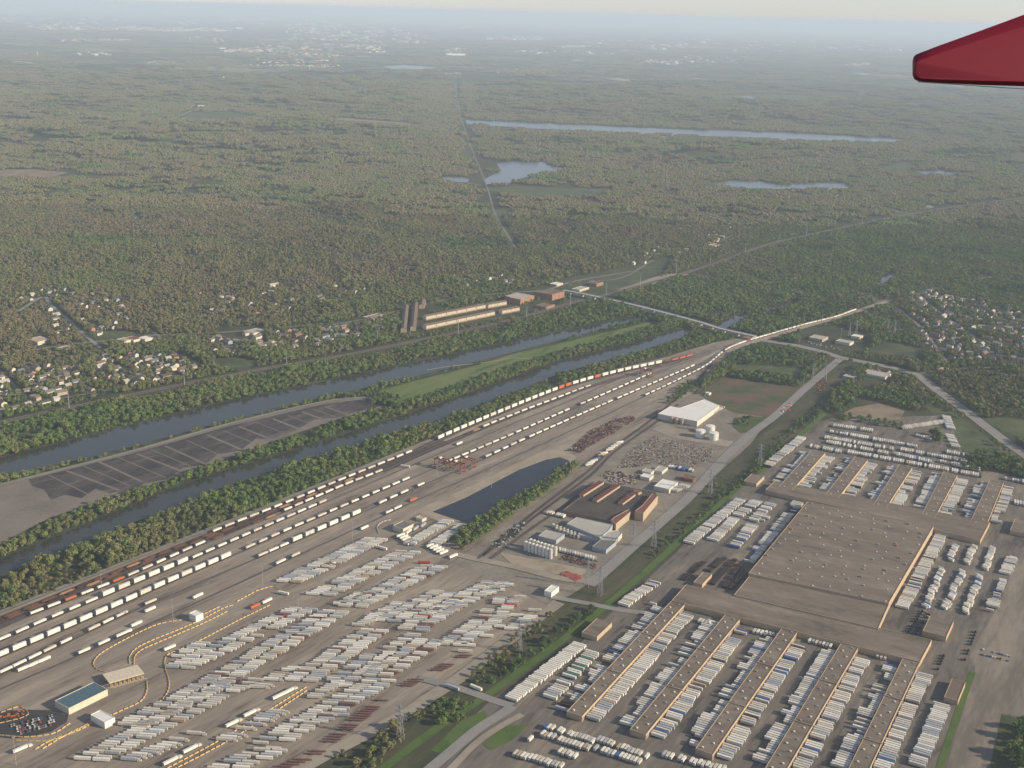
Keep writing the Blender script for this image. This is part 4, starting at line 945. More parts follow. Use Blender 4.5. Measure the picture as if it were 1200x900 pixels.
# locomotives on the outermost track
for i in range(4):
    T = TW['T']; s = psnap(T, 778) + i * 22.5 + 10; (x, y, h), = walk(T, 1e6, s, s + 1)
    t = thing('locomotive', '%s diesel locomotive at the head of the stacked train, %s from left' % (['rusty brown', 'orange', 'orange', 'orange'][i], ORD(i + 1)), 'locomotive', (x, y, 0.65), h, 'locomotives by the trees')
    col = M['rust'] if i == 0 else M['orange']
    mb = MB(); mb.box(0, 0, 1.1, 21, 2.9, 0.5, M['dark']); mb.box(0, 0, 0.4, 6, 2.4, 0.8, M['dark']); mb.build('frame', t)
    mb = MB(); mb.box(-1.5, 0, 1.6, 15, 2.0, 2.7, col); mb.box(-7, 0, 4.3, 2.5, 2.4, 0.4, M['dark']); mb.build('hood', t)
    mb = MB(); mb.box(7.8, 0, 1.6, 3.4, 2.9, 3.1, col); mb.box(9.9, 0, 1.6, 1.2, 1.9, 1.5, col); mb.build('cab', t)
    for s in (-1, 1):
        b = link(bpy.data.objects.new('bogie', BG), t); b.location = (s * 7, 0, 0)
# number along each run and build
cars = {}
for e in EMPTY: cars.setdefault(e[4], []).append(e)
allc = sorted(EMPTY, key=lambda e: e[1]); keep = set(id(e) for e in allc[:298])
stuffm = MB()
for w_, L_ in cars.items():
    L_.sort(key=lambda e: e[0])
    for n_, e in enumerate(L_):
        if id(e) in keep: railcar(e[0], e[1], e[2], e[3], e[4], n_ + 1)
        else: stuffm.box(e[0], e[1], 1.2, 20.5, 2.7, 0.9, M[e[3]], e[2])
if stuffm.v: tag(stuffm.build('well_cars'), 'dark well cars under the far trains near the yard throat', 'rail car', None, 'stuff')
conts = {}
for e in CONT: conts.setdefault((e[6], e[7]), []).append(e)
keepc = set(id(e) for e in sorted(CONT, key=lambda e: e[1])[:296]); far = MB()
CN = {'white': 'white', 'offwhite': 'grey-white', 'orange': 'orange', 'red': 'red'}
for (w_, lv), L_ in conts.items():
    L_.sort(key=lambda e: e[0]); both = any(k == (w_, 1) for k in conts)
    for n_, e in enumerate(L_):
        if id(e) in keepc:
            lab = '%s %scontainer %s, %s from left' % (CN[e[5]], ('upper ' if lv else 'lower ') if both else '', w_, ORD(n_ + 1))
            container(*e[:6], lab, 'containers ' + w_)
        else: far.box(e[0], e[1], e[2], e[4], 2.55, 2.8, M[e[5]], e[3])
if far.v: tag(far.build('shipping_containers'), 'white containers on the distant trains by the yard throat and main line', 'container', None, 'stuff')

# ------------------------------------------------------------------ gantry cranes
def crane(px, py, h, label):
    c = P(px, py); t = thing('gantry_crane', label, 'crane', (c.x, c.y, 0.2), h, 'red gantry cranes over the tracks'); t.scale = (.85, .85, .85)
    for sx in (-7, 7):
        for sy in (-13, 13):
            mb = MB(); mb.bar((sx, sy, 0.8), (sx * 0.8, sy, 15), 1.1, M['cranered']); lg = mb.build('leg', t)
            mb = MB(); mb.tube((sx - 1.5, sy - 0.5, 0.8), (sx - 1.5, sy + 0.5, 0.8), 0.8, M['dark']); mb.tube((sx + 1.5, sy - 0.5, 0.8), (sx + 1.5, sy + 0.5, 0.8), 0.8, M['dark']); mb.box(sx, sy, 1.2, 5, 0.9, 0.9, M['cranered']); mb.build('wheel_bogie', lg)
    for sy in (-13, 13):
        mb = MB(); mb.box(0, sy, 4.2, 13, 0.9, 1.1, M['cranered']); mb.build('sill_beam', t); mb = MB(); mb.box(0, sy, 14.4, 13, 1.2, 1.4, M['cranered']); mb.build('top_beam', t)
    mb = MB(); mb.box(-4, 0, 15.8, 1.5, 32, 1.8, M['cranered']); mb.box(4, 0, 15.8, 1.5, 32, 1.8, M['cranered']); mb.build('bridge_girder', t)
    mb = MB(); mb.box(0, 4, 17.65, 6, 4, 2.2, M['white']); mb.build('trolley', t)
    mb = MB(); mb.box(0, 4, 9, 12, 2.4, 0.6, M['cranered']); [mb.bar((a, 4 + b, 9.5), (a * 0.6, 4 + b, 15.8), 0.2, M['dark']) for a in (-3, 3) for b in (-1, 1)]; mb.build('spreader', t)
crane(518, 548, H_TRACK, 'rusty red gantry crane, left one of the pair above the pond')
crane(536, 552, H_TRACK, 'rusty red gantry crane, right one of the pair above the pond')
crane(757, 441, H_TRACK, 'small-looking red gantry crane near the far end of the yard')
crane(548, 547, H_TRACK, 'red gantry crane just right of the pair over white containers')

# ------------------------------------------------------------------ trailers in rows
REG = {}                                                   # kind -> list of dicts
def put(kind, x, y, h, L, col, where, hgt=2.9): REG.setdefault(kind, []).append(dict(x=x, y=y, h=h, L=L, c=col, w=where, H=hgt))
WC = ['white'] * 18 + ['offwhite'] * 18 + ['silver'] * 7 + ['brown', 'tan', 'blue']
def dockrow(side, off0, off1, where, fill=0.85, cols=WC, L0=(8.6, 14.6, 16.1), r0=0.03, r1=0.97, step=4.1):
    a, b, out = SIDES[side]; d = b - a; LL = d.length; n = int(LL * (r1 - r0) / step); d.normalize(); ho = math.atan2(out.y, out.x); on = True; L = random.choice(L0)
    for i in range(n):
        if random.random() < 0.16: on = not on
        if random.random() < 0.3: L = random.choice(L0)
        if not on and random.random() < fill: on = random.random() < 0.75
        if (not on) or random.random() > 0.90: continue
        p = a + d * (LL * r0 + (i + 0.5) * step) + out * (1.0 + L / 2 + random.uniform(0, 1.2)); put('trailer', p.x, p.y, ho + random.uniform(-.01, .01), L, random.choice(cols), where)
for near in (True, False):
    for k in range(5):
        for side in ('sunlit', 'shaded'):
            dockrow((near, k, side), 0, 0, 'at the %s docks of the %s %s wing' % (side, WNAME[k], 'near' if near else 'far'), fill=0.9 if side == 'sunlit' else 0.7, r0=0.06 if near else 0.02, r1=0.98 if near else 0.86,
                    L0=(14.6, 16.1) if near and side == 'sunlit' else (8.6, 14.6, 16.1))
def row(kind, p0, p1, hd, where, step=4.0, fill=0.9, L=(14.6, 16.1), cols=WC, cols_n=1, gap=0.0, jit=0.25, run=0.12, H=2.9, cpitch=None):
    a, b = P(*p0), P(*p1); d = b - a; LL = d.length; d.normalize(); on = True; u = Vector((math.cos(hd), math.sin(hd), 0))
    lat = abs(d.x * -u.y + d.y * u.x)                     # spacing measured across the trailers
    st = step / max(lat, 0.25); n = max(1, int(LL / st)); Lc = random.choice(L)
    for i in range(n):
        for c in range(cols_n):
            if random.random() > fill: continue
            if random.random() < 0.15: Lc = random.choice(L)
            p = a + d * ((i + 0.5) * LL / n) + u * ((c - (cols_n - 1) / 2) * (cpitch or 18.5) + random.uniform(-jit, jit) * 4)
            put(kind, p.x, p.y, hd + random.uniform(-.012, .012), Lc, random.choice(cols), where, H)
# depot: top parking rows (trailers point along the wings)
for p0, p1, w_ in (((976, 500), (1023, 506), 'topmost short row'), ((972, 507), (1075, 525), 'first row'), ((966, 514), (1047, 528), 'second row left'), ((1055, 528), (1155, 546), 'second row right'), ((968, 519), (1041, 533), 'third row left'),
                   ((1047, 533), (1092, 543), 'third row middle'), ((1101, 542), (1149, 552), 'third row right'), ((949, 524), (986, 531), 'fourth row left'), ((993, 531), (1150, 559), 'fourth row right'), ((1109, 531), (1152, 539), 'upper right row'), ((1177, 562), (1215, 569), 'row at the right edge'), ((1188, 590), (1210, 594), 'second row at the right edge')):
    row('trailer', p0, p1, H_WING + 0.15, 'in the %s of the far depot parking' % w_, step=3.5, fill=0.9, L=(8.6, 14.6, 14.6))
row('trailer', (1056, 503), (1108, 495), H_WING + 0.5, 'in the earth lot beyond the depot, long row', step=4.2, L=(14.6,))
row('trailer', (1108, 489), (1114, 504), H_CROSS, 'in the earth lot beyond the depot, side row', step=4, L=(14.6,))
row('trailer', (1073, 511), (1092, 516), H_WING, 'in the earth lot beyond the depot, short row', step=4, L=(8.6,))
row('trailer', (1112, 511), (1120, 526), H_CROSS, 'in the earth lot beyond the depot, lower row', step=4, L=(14.6,))
row('trailer', (897, 549), (940, 514), H_CROSS, 'along the greenway edge, far part', step=3.6, fill=0.97)
row('trailer', (806, 638), (868, 587), H_CROSS, 'along the greenway edge, middle part', step=3.8, fill=0.97)
row('trailer', (835, 635), (863, 607), H_CROSS, 'in the second column of the left depot yard', step=3.8, fill=0.95)
row('trailer', (864, 606), (888, 589), H_CROSS, 'in the second column, far part, left depot yard', step=3.8, fill=0.8)
row('trailer', (860, 643), (882, 617), H_CROSS, 'in the third column of the left depot yard', step=3.8, fill=0.9)
row('trailer', (882, 612), (903, 592), H_CROSS, 'in the third column, far part, left depot yard', step=3.8, fill=0.8)
row('trailer', (889, 614), (901, 606), H_CROSS, 'in the short cluster of the left depot yard', step=3.8, fill=0.8, L=(8.6,))
# docks of the sorting hall, both flanks
a_ = P(877, 672); b_ = P(946, 588); SIDES['hall_l'] = (a_, b_, Vector((-math.cos(H_CROSS), -math.sin(H_CROSS), 0)))
a_ = P(1046, 714); b_ = P(1098, 622); SIDES['hall_r'] = (a_, b_, Vector((math.cos(H_CROSS), math.sin(H_CROSS), 0)))
dockrow('hall_l', 0, 0, 'on the shaded left flank of the sorting hall', r0=0.1, r1=0.95)
dockrow('hall_r', 0, 0, 'on the sunlit right flank of the sorting hall', r0=0.02, r1=0.97, L0=(14.6, 16.1))
for p0, p1, w_ in (((1113, 658), (1120, 639), 'upper left'), ((1132, 662), (1141, 641), 'upper middle'), ((1154, 669), (1163, 643), 'upper right'), ((1084, 714), (1104, 668), 'lower left'), ((1106, 717), (1128, 671), 'lower middle'), ((1130, 720), (1149, 677), 'lower right')):
    row('trailer', p0, p1, H_CROSS - 0.55, 'in the %s column of the right-hand depot yard' % w_, step=3.5, fill=0.92, L=(8.6,), cols_n=1, jit=0.5)
for p0, p1, w_ in (((1177, 674), (1187, 655), 'far'), ((1167, 702), (1176, 680), 'middle'), ((1160, 718), (1166, 704), 'near')):
    row('trailer', p0, p1, H_CROSS, 'in the lane by the wide road, %s part' % w_, step=4, L=(8.6, 14.6))
row('trailer', (598, 822), (680, 757), H_CROSS, 'along the greenway edge, near part', step=3.7, fill=0.99, L=(14.6, 16.1), cols=['white'] * 4 + ['offwhite'])
row('trailer', (643, 820), (664, 800), H_CROSS, 'in the near inner column, lower part', step=4, fill=0.9)
row('trailer', (667, 796), (695, 766), H_CROSS, 'in the near inner column, upper part', step=4, fill=0.9, cols=['white', 'green', 'white', 'white', 'offwhite'])
row('trailer', (729, 711), (768, 684), H_CROSS, 'along the greenway edge above the crossing', step=3.7, fill=0.99)
row('trailer', (765, 711), (770, 706), H_CROSS, 'alone in the upper near yard', step=4, L=(8.6,))
for p0, p1, w_, cn in (((638, 853), (697, 872), 'upper', 1), ((634, 862), (692, 880), 'lower', 1), ((700, 868), (760, 890), 'upper', 1), ((696, 879), (756, 897), 'lower', 1), ((776, 886), (850, 905), 'right', 1), ((655, 882), (676, 890), 'small', 1), ((602, 885), (660, 901), 'left', 1), ((620, 868), (622, 870), 'lone', 1)):
    row('trailer', p0, p1, H_WING, 'in the %s row of the bottom edge parking' % w_, step=3.7, fill=0.93, L=(8.6,))
row('trailer', (1104, 828), (1074, 900), H_CROSS, 'along the grass strip at lower right', step=3.9, fill=0.99, L=(16.1,), cols=['white', 'offwhite', 'silver'])
row('trailer', (818, 729), (833, 733), H_WING, 'between the spine and the leftmost near wing', step=4, L=(8.6,))
row('trailer', (882, 741), (912, 748), H_WING, 'tucked behind the second near wing', step=4, fill=0.8, L=(8.6,))
row('trailer', (947, 752), (975, 760), H_WING, 'tucked behind the middle near wing', step=4, fill=0.8, L=(8.6,))
row('trailer', (1018, 768), (1048, 776), H_WING, 'tucked behind the fourth near wing', step=4, fill=0.8, L=(8.6,))
row('trailer', (1118, 590), (1135, 594), H_WING, 'loose in the last far bay', step=5, fill=0.6, L=(8.6,))
# works and crossing
row('trailer', (688, 547), (727, 519), H_TRACK - 0.35, 'in the slanting row by the scrapyard siding', step=4.5, fill=0.97, L=(14.6,))
row('trailer', (783, 548), (813, 553), H_WING, 'in the blue-white row below the scrapyard', step=4, L=(8.6, 14.6), cols=['white', 'white', 'blue', 'silver'])
row('trailer', (655, 646), (700, 657), H_WING + 0.5, 'in the neat row inside the works', step=3.3, fill=0.98, L=(8.6,))
row('trailer', (641, 602), (662, 607), H_WING, 'under the factory wall at left', step=3.5, L=(8.6,))
row('trailer', (787, 577), (804, 570), H_CROSS, 'beside the white-roofed shed', step=4, L=(14.6,))
row('trailer', (822, 490), (845, 478), H_CROSS, 'at the docks of the white warehouse', step=4, fill=0.9, L=(14.6,))
row('trailer', (553, 807), (562, 809), H_CROSS - 0.1, 'queued on the lower crossing road', step=5, L=(14.6,), cols_n=1)
row('trailer', (522, 804), (540, 812), H_CROSS - 0.05, 'waiting on the lower crossing road', step=7, fill=1, L=(16.1,))
row('trailer', (474, 627), (500, 615), H_WING + 0.1, 'in the pale block right of the yard office', step=3.8, fill=1)
row('trailer', (478, 640), (525, 612), H_CROSS + 0.35, 'in the block along the pond bank', step=3.6, fill=1)
row('trailer', (508, 640), (545, 617), H_CROSS + 0.35, 'in the block by the end of the hedge', step=3.6, fill=0.95)
row('trailer', (468, 628), (484, 639), H_TRACK - 0.1, 'in the white foursome near the yard office', step=6, fill=1, L=(14.6,), cols=['white'])
row('trailer', (502, 640), (522, 650), H_TRACK - 0.1, 'in the white row below the hedge', step=6, fill=1, L=(14.6,), cols=['white'])
row('trailer', (528, 652), (534, 655), H_TRACK - 0.1, 'in the pair by the hedge end', step=6, fill=1, L=(14.6,), cols=['white'])
# container yard: chassis parked side by side across the picture
CC = ['white'] * 14 + ['offwhite'] * 16 + ['silver'] * 8 + ['maroon', 'tan']
CY = [((338, 684), (442, 633), 2, .97, 'in the top left block'), ((375, 699), (480, 648), 2, .78, 'in the second block'), ((412, 713), (510, 665), 2, .8, 'in the third block'), ((452, 730), (524, 695), 2, .75, 'in the fourth block'),
      ((480, 740), (520, 716), 2, .85, 'in the fifth block'), ((505, 722), (535, 706), 1, .8, 'in the small sixth block'), ((515, 719), (582, 684), 2, .72, 'in the seventh block'), ((527, 758), (582, 722), 2, .85, 'in the eighth block'), ((575, 722), (602, 700), 2, .55, 'in the ninth block'),
      ((560, 698), (590, 684), 2, .4, 'in the upper right corner'), ((210, 785), (356, 715), 2, .78, 'in the first long row'), ((150, 855), (262, 797), 2, .75, 'in the short row'), ((235, 812), (394, 718), 2, .78, 'in the second long row'),
      ((105, 893), (292, 797), 2, .68, 'in the third long row'), ((352, 800), (440, 740), 2, .85, 'in the fourth long row'), ((300, 808), (350, 782), 1, .6, 'in the gap by the barrier lane'), ((392, 806), (452, 764), 2, .6, 'in the fifth long row'), ((440, 795), (506, 752), 2, .93, 'in the sixth long row'),
      ((395, 828), (452, 796), 2, .7, 'in the seventh row'), ((305, 880), (395, 828), 2, .62, 'in the eighth row'), ((262, 870), (330, 832), 1, .6, 'along the barrier lane'), ((260, 905), (320, 880), 2, .6, 'in the bottom row'), ((350, 850), (395, 838), 2, .5, 'in the ninth row')]
CY += [((420, 735), (470, 708), 1, .7, 'loose below the third block'), ((395, 712), (425, 697), 1, .6, 'in the gap above the third block'), ((455, 762), (500, 738), 1, .6, 'loose below the fifth block'), ((590, 745), (625, 722), 1, .5, 'at the right margin'), ((360, 822), (400, 800), 1, .7, 'in the lower gap'), ((150, 893), (230, 860), 1, .6, 'left of the barrier lane'), ((205, 772), (240, 755), 1, .7, 'beside the outer bend')]
HY = PV(450, 720, 10, 0.55)
for p0, p1, cn, f, w_ in CY: row('chassis', p0, p1, HY, w_ + ' of the yard', step=4.0, fill=min(f * 1.12, .97), cols=CC, cols_n=cn, jit=0.5, H=2.7)
for x, y, c in ((549, 758, 'white'), (545, 765, 'offwhite'), (570, 747, 'white'), (587, 736, 'white'), (606, 723, 'white'), (627, 717, 'offwhite'), (584, 693, 'white'), (598, 712, 'red'), (497, 724, 'red'), (497, 661, 'red'), (330, 724, 'red'), (374, 727, 'red')):
    p = P(x, y); put('chassis', p.x, p.y, HY, 16.1, c, 'standing loose in the container yard', 2.7)
row('flat', (368, 886), (452, 818), HY, 'along the dirt strip', step=4.4, fill=.62, cols=['rust', 'rustlit', 'tan', 'brown'])
row('flat', (470, 808), (548, 768), HY, 'along the dirt strip, far part', step=4.4, fill=.7, cols=['rust', 'tan', 'brown', 'rustlit'])
row('flat', (300, 912), (360, 890), HY, 'along the dirt strip, near part', step=4.2, fill=.8, cols=['rust', 'rust', 'rustlit', 'brown'])
LN = PV(250, 868, 10, -5.0)
for x, y, L in ((200, 894, 16), (223, 880, 16), (272, 850, 15), (293, 838, 15), (332, 815, 28)):
    p = P(x, y); put('chassis', p.x, p.y, LN, L, 'white', 'parked along the barrier lane', 2.7)
for x, y, v in ((160, 733, H_TRACK), (199, 761, LN), (24, 880, H_TRACK - .1), (232, 700, H_TRACK), (427, 620, H_TRACK), (448, 644, H_TRACK - 1.5), (332, 697, -0.35), (40, 780, H_TRACK), (52, 775, H_TRACK), (28, 785, H_TRACK), (148, 743, H_TRACK), (475, 548, H_TRACK - 1.2), (313, 706, H_TRACK), (388, 664, H_TRACK), (538, 521, H_TRACK), (176, 716, H_TRACK)):
    p = P(x, y); put('chassis', p.x, p.y, v, 14.6, 'white', 'out in the driving lanes', 2.7)
p = P(299, 712); put('chassis', p.x, p.y, H_TRACK, 14.6, 'orange', 'at the upper check lanes', 2.7); p = P(484, 587); put('chassis', p.x, p.y, H_TRACK, 14.6, 'orange', 'alone on the nearest lane', 2.7)
# build: the nearest 300 of each kind as things, the rest as one mesh each
def chassis_mesh(L, m='dark'):
    a = MB(); a.box(0, 0, 0.95, L, 0.9, 0.22, M[m])
    for x in (-L / 2 + 1.6, -L / 2 + 2.9):
        for s in (-1, 1): a.tube((x, s * 1.15 - 0.28, 0.5), (x, s * 1.15 + 0.28, 0.5), 0.5, M['dark'], 8)
    for s in (-1, 1): a.box(L / 2 - 3, s * 0.8, 0, 0.2, 0.2, 1.0, M['steel'])
    return a.mesh('chassis')
CH = {}
cb = MB(); cb.box(0.2, 0, .5, 3.0, 2.4, 2.6, M['offwhite']); cb.box(2.2, 0, .5, 1.2, 2.0, 1.5, M['offwhite']); cb.box(1.75, 0, 1.9, .1, 2.1, 1.0, M['glass']); cb.box(-1.8, 0, .4, 2, 2.3, .6, M['dark']); CABM = cb.mesh('cab')
fs_ = MB(); [fs_.box(0, 0, k * .5, 14.5, 2.0, .28, M['maroon']) for k in range(2)]; FSTK = fs_.mesh('stacked_frame')
def chm(L, m='dark'):
    k = (round(L, 1), m)
    if k not in CH: CH[k] = chassis_mesh(L, m)
    return CH[k]
COLN = {'maroon': 'maroon', 'tan': 'tan', 'white': 'white', 'offwhite': 'dull white', 'silver': 'grey', 'red': 'red', 'brown': 'brown', 'green': 'green', 'blue': 'blue', 'orange': 'orange', 'rust': 'rusty', 'rustlit': 'ochre'}
KN = {'trailer': ('semi_trailer', 'trailer', 'trailers', 'trailer', 296), 'chassis': ('container_chassis', 'container trailer', 'container trailers', 'container', 296), 'flat': ('empty_chassis', 'empty chassis', 'empty chassis', 'empty chassis', 280)}
for kind, L_ in REG.items():
    nm, cat, gp, word, lim = KN[kind]
    X, Y = proj([e['x'] for e in L_], [e['y'] for e in L_])
    for e, x, y in zip(L_, X, Y): e['px'] = x; e['py'] = y; e['in'] = -6 < x < 1206 and y < 905
    vis = sorted([e for e in L_ if e['in']], key=lambda e: -e['py'] - e['L'] * 0.8); keepk = set(id(e) for e in vis[:lim]); rest = MB(); cnt = {}
    print('KIND', kind, len(L_), len(vis))
    for e in sorted(L_, key=lambda e: e['px']):
        if id(e) in keepk:
            key = (e['w'], e['c']); cnt[key] = cnt.get(key, 0) + 1
            t = thing(nm, '%s %s %s, %s from left' % (COLN[e['c']], word, e['w'], ORD(cnt[key])), cat, (e['x'], e['y'], 0.5 if kind == 'trailer' else 0.15), e['h'], gp + ' ' + e['w'])
            link(bpy.data.objects.new('chassis', chm(e['L'], e['c'] if kind == 'flat' else 'dark')), t)
            if 'driving lanes' in e['w'] or 'barrier lane' in e['w'] or 'crossing road' in e['w']:
                cb_ = link(bpy.data.objects.new('cab', CABM), t); cb_.location = (e['L'] / 2 + 2.2, 0, 0)
            if kind == 'flat':
                q_ = link(bpy.data.objects.new('stacked_frame', FSTK), t); q_.location = (0, 0, 1.2)
            if kind != 'flat':
                b = link(bpy.data.objects.new('box' if kind == 'trailer' else 'container', boxm(e['L'], e['H'], e['c'])), t); b.location = (0, 0, 1.18)
        elif e['in'] or random.random() < 0.5:
            if kind == 'flat': rest.box(e['x'], e['y'], 0.9, e['L'], 1.2, 0.4, M[e['c']], e['h'])
            else: rest.box(e['x'], e['y'], 1.4, e['L'], 2.55, e['H'], M[e['c']], e['h']); rest.box(e['x'] - math.cos(e['h']) * e['L'] * .38, e['y'] - math.sin(e['h']) * e['L'] * .38, 0.2, 2.6, 2.4, 1.2, M['dark'], e['h'])
    if rest.v: tag(rest.build(nm + 's'), 'the farther %s standing in rows beyond the nearest ones' % gp, cat, None, 'stuff')

# ------------------------------------------------------------------ vans, tractors, cars
def van_meshes():
    a = MB(); a.box(-0.5, 0, 0.5, 6.2, 2.3, 2.5, M['brown']); a.box(3.0, 0, 0.5, 1.2, 2.2, 1.2, M['brown'])
    g_ = MB(); g_.box(2.62, 0, 1.75, 0.08, 2.0, 0.9, M['glass'])
    w = MB()
    for x in (-2.4, 2.2):
        for s in (-1, 1): w.tube((x, s * 1.05 - 0.15, 0.42), (x, s * 1.05 + 0.15, 0.42), 0.42, M['dark'], 8)
    return a.mesh('body'), g_.mesh('windscreen'), w.mesh('wheels')
VB = van_meshes()
def vanrow(p0, p1, where, n):
    a, b = P(*p0), P(*p1); d = (b - a) / n; hd = math.atan2(d.y, d.x) + math.pi / 2
    for i in range(n):
        if random.random() < 0.08: continue
        p = a + d * (i + 0.5); t = thing('delivery_van', 'dark brown delivery van %s, %s from left' % (where, ORD(i + 1 if b.x > a.x else n - i)), 'van', (p.x, p.y, 0.5), hd, 'brown delivery vans ' + where)
        for nm, me in zip(('body', 'windscreen'), VB[:2]): link(bpy.data.objects.new(nm, me), t)
        for x in (-2.4, 2.2):
            for s in (-1, 1):
                w = link(bpy.data.objects.new('wheel', WH), t); w.location = (x, s * 1.05, 0.42)
mbw = MB(); mbw.tube((0, -0.15, 0), (0, 0.15, 0), 0.42, M['dark'], 10); WH = mbw.mesh('wheel')
vanrow((830, 671), (849, 655), 'in the left column of the van pound', 20); vanrow((834, 686), (861, 657), 'in the second column of the van pound', 30); vanrow((848, 690), (868, 662), 'in the third column of the van pound', 28)
vanrow((855, 692), (874, 672), 'in the column against the tan hall', 18); vanrow((800, 681), (824, 660), 'in the short column by the small shed', 16)
def car_meshes(col):
    a = MB(); L = 4.5; W_ = 1.8
    a.raw([(-2.25, -.9, .3), (2.25, -.9, .3), (2.25, .9, .3), (-2.25, .9, .3), (-2.2, -.88, .9), (2.1, -.85, .8), (2.1, .85, .8), (-2.2, .88, .9)], [(3, 2, 1, 0), (4, 5, 6, 7), (0, 1, 5, 4), (1, 2, 6, 5), (2, 3, 7, 6), (3, 0, 4, 7)], M[col])
    c = MB(); c.raw([(-1.7, -.82, .88), (1.1, -.8, .84), (1.1, .8, .84), (-1.7, .82, .88), (-1.2, -.65, 1.42), (.5, -.62, 1.42), (.5, .62, 1.42), (-1.2, .65, 1.42)], [(0, 1, 5, 4), (1, 2, 6, 5), (2, 3, 7, 6), (3, 0, 4, 7)], M['glass'])
    c.raw([(-1.2, -.65, 1.43), (.5, -.62, 1.43), (.5, .62, 1.43), (-1.2, .65, 1.43)], [(0, 1, 2, 3)], M[col])
    return a.mesh('body'), c.mesh('cabin')
M['carblack'] = mat('black_car_paint', (0.02, 0.02, 0.024), 0.3); M['cargrey'] = mat('grey_car_paint', (0.22, 0.23, 0.24), 0.3, 0.3)
mbw = MB(); mbw.tube((0, -0.1, 0), (0, 0.1, 0), 0.33, M['dark'], 10); WH2 = mbw.mesh('wheel')
CM = {k: car_meshes(k) for k in ('white', 'silver', 'cargrey', 'carblack', 'red', 'blue')}
CARN = {'white': 'white', 'silver': 'silver', 'cargrey': 'grey', 'carblack': 'black', 'red': 'red', 'blue': 'blue'}
def carpark(p0, p1, q1, q0, rows_, n, where, fill=0.6, hd=None):
    cnt = {}; A, B, Cc, D_ = P(*p0), P(*p1), P(*q1), P(*q0); d = B - A; hh = math.atan2(d.y, d.x) + math.pi / 2 if hd is None else hd
    for i in range(n):
        for r_ in range(rows_):
            if random.random() > fill: continue
            u = (i + 0.5) / n; v = (r_ + 0.5) / rows_; p = A.lerp(B, u).lerp(D_.lerp(Cc, u), v); c = random.choice(['white', 'white', 'silver', 'silver', 'cargrey', 'carblack', 'red', 'blue']); cnt[c] = cnt.get(c, 0) + 1
            t = thing('parked_car', '%s car %s, %s from left' % (CARN[c], where, ORD(cnt[c])), 'car', (p.x, p.y, 0.62), hh + random.uniform(-.05, .05), 'cars parked ' + where)
            for nm, me in zip(('body', 'cabin'), CM[c]): link(bpy.data.objects.new(nm, me), t)
            for x in (-1.4, 1.4):
                for s in (-1, 1):
                    w = link(bpy.data.objects.new('wheel', WH2), t); w.location = (x, s * 0.8, 0.33)
carpark((10, 850), (62, 838), (66, 850), (25, 862), 4, 16, 'in the dark yard office car park', 0.5)
carpark((541, 347), (560, 344), (566, 349), (548, 353), 4, 14, 'in the lot behind the townhouses', 0.5)
carpark((946, 400), (985, 408), (985, 411), (950, 404), 3, 16, 'in the compound by the main line', 0.6)
carpark((757, 298), (775, 295), (778, 300), (760, 303), 3, 12, 'in the hamlet lot above the bridge', 0.7)
carpark((1148, 758), (1186, 768), (1182, 778), (1146, 770), 2, 12, 'on the wide pavement at right', 0.6)
carpark((655, 332), (672, 330), (676, 334), (660, 337), 2, 9, 'near the shops by the bridge', 0.6)
carpark((985, 445), (1010, 442), (1012, 447), (988, 449), 2, 9, 'below the pale truck shop', 0.7)
carpark((793, 500), (818, 503), (815, 505), (792, 502), 1, 8, 'at the front of the white warehouse', 0.8)
carpark((1080, 722), (1090, 700), (1096, 702), (1088, 726), 2, 7, 'beside the square tan depot building', 0.6)
# black yard tractors by the depot
cnt = 0
for x0, y0, x1, y1, n in ((1060, 745, 1080, 716, 10), (1068, 748, 1088, 720, 9), (1128, 776, 1142, 740, 10), (1095, 790, 1106, 765, 8)):
    for i in range(n):
        if random.random() < .15: continue
        u = (i + .5) / n; p = P(x0 + (x1 - x0) * u, y0 + (y1 - y0) * u); cnt += 1
        t = thing('yard_tractor', 'dark yard tractor near the square tan building, %s counted from the spine end' % ORD(cnt), 'truck', (p.x, p.y, .5), H_CROSS, 'dark yard tractors')
        mb = MB(); mb.box(-1, 0, .7, 4, 1.0, .4, M['dark']); mb.build('frame', t); mb = MB(); mb.box(1.4, 0, .8, 1.8, 2.3, 2.2, M['carblack']); mb.box(2.6, 0, .8, .8, 1.8, 1.0, M['carblack']); mb.build('cab', t)
        for x in (-2, 1.8):
            for s in (-1, 1):
                w = link(bpy.data.objects.new('wheel', WH), t); w.location = (x, s * 1.0, 0.5)

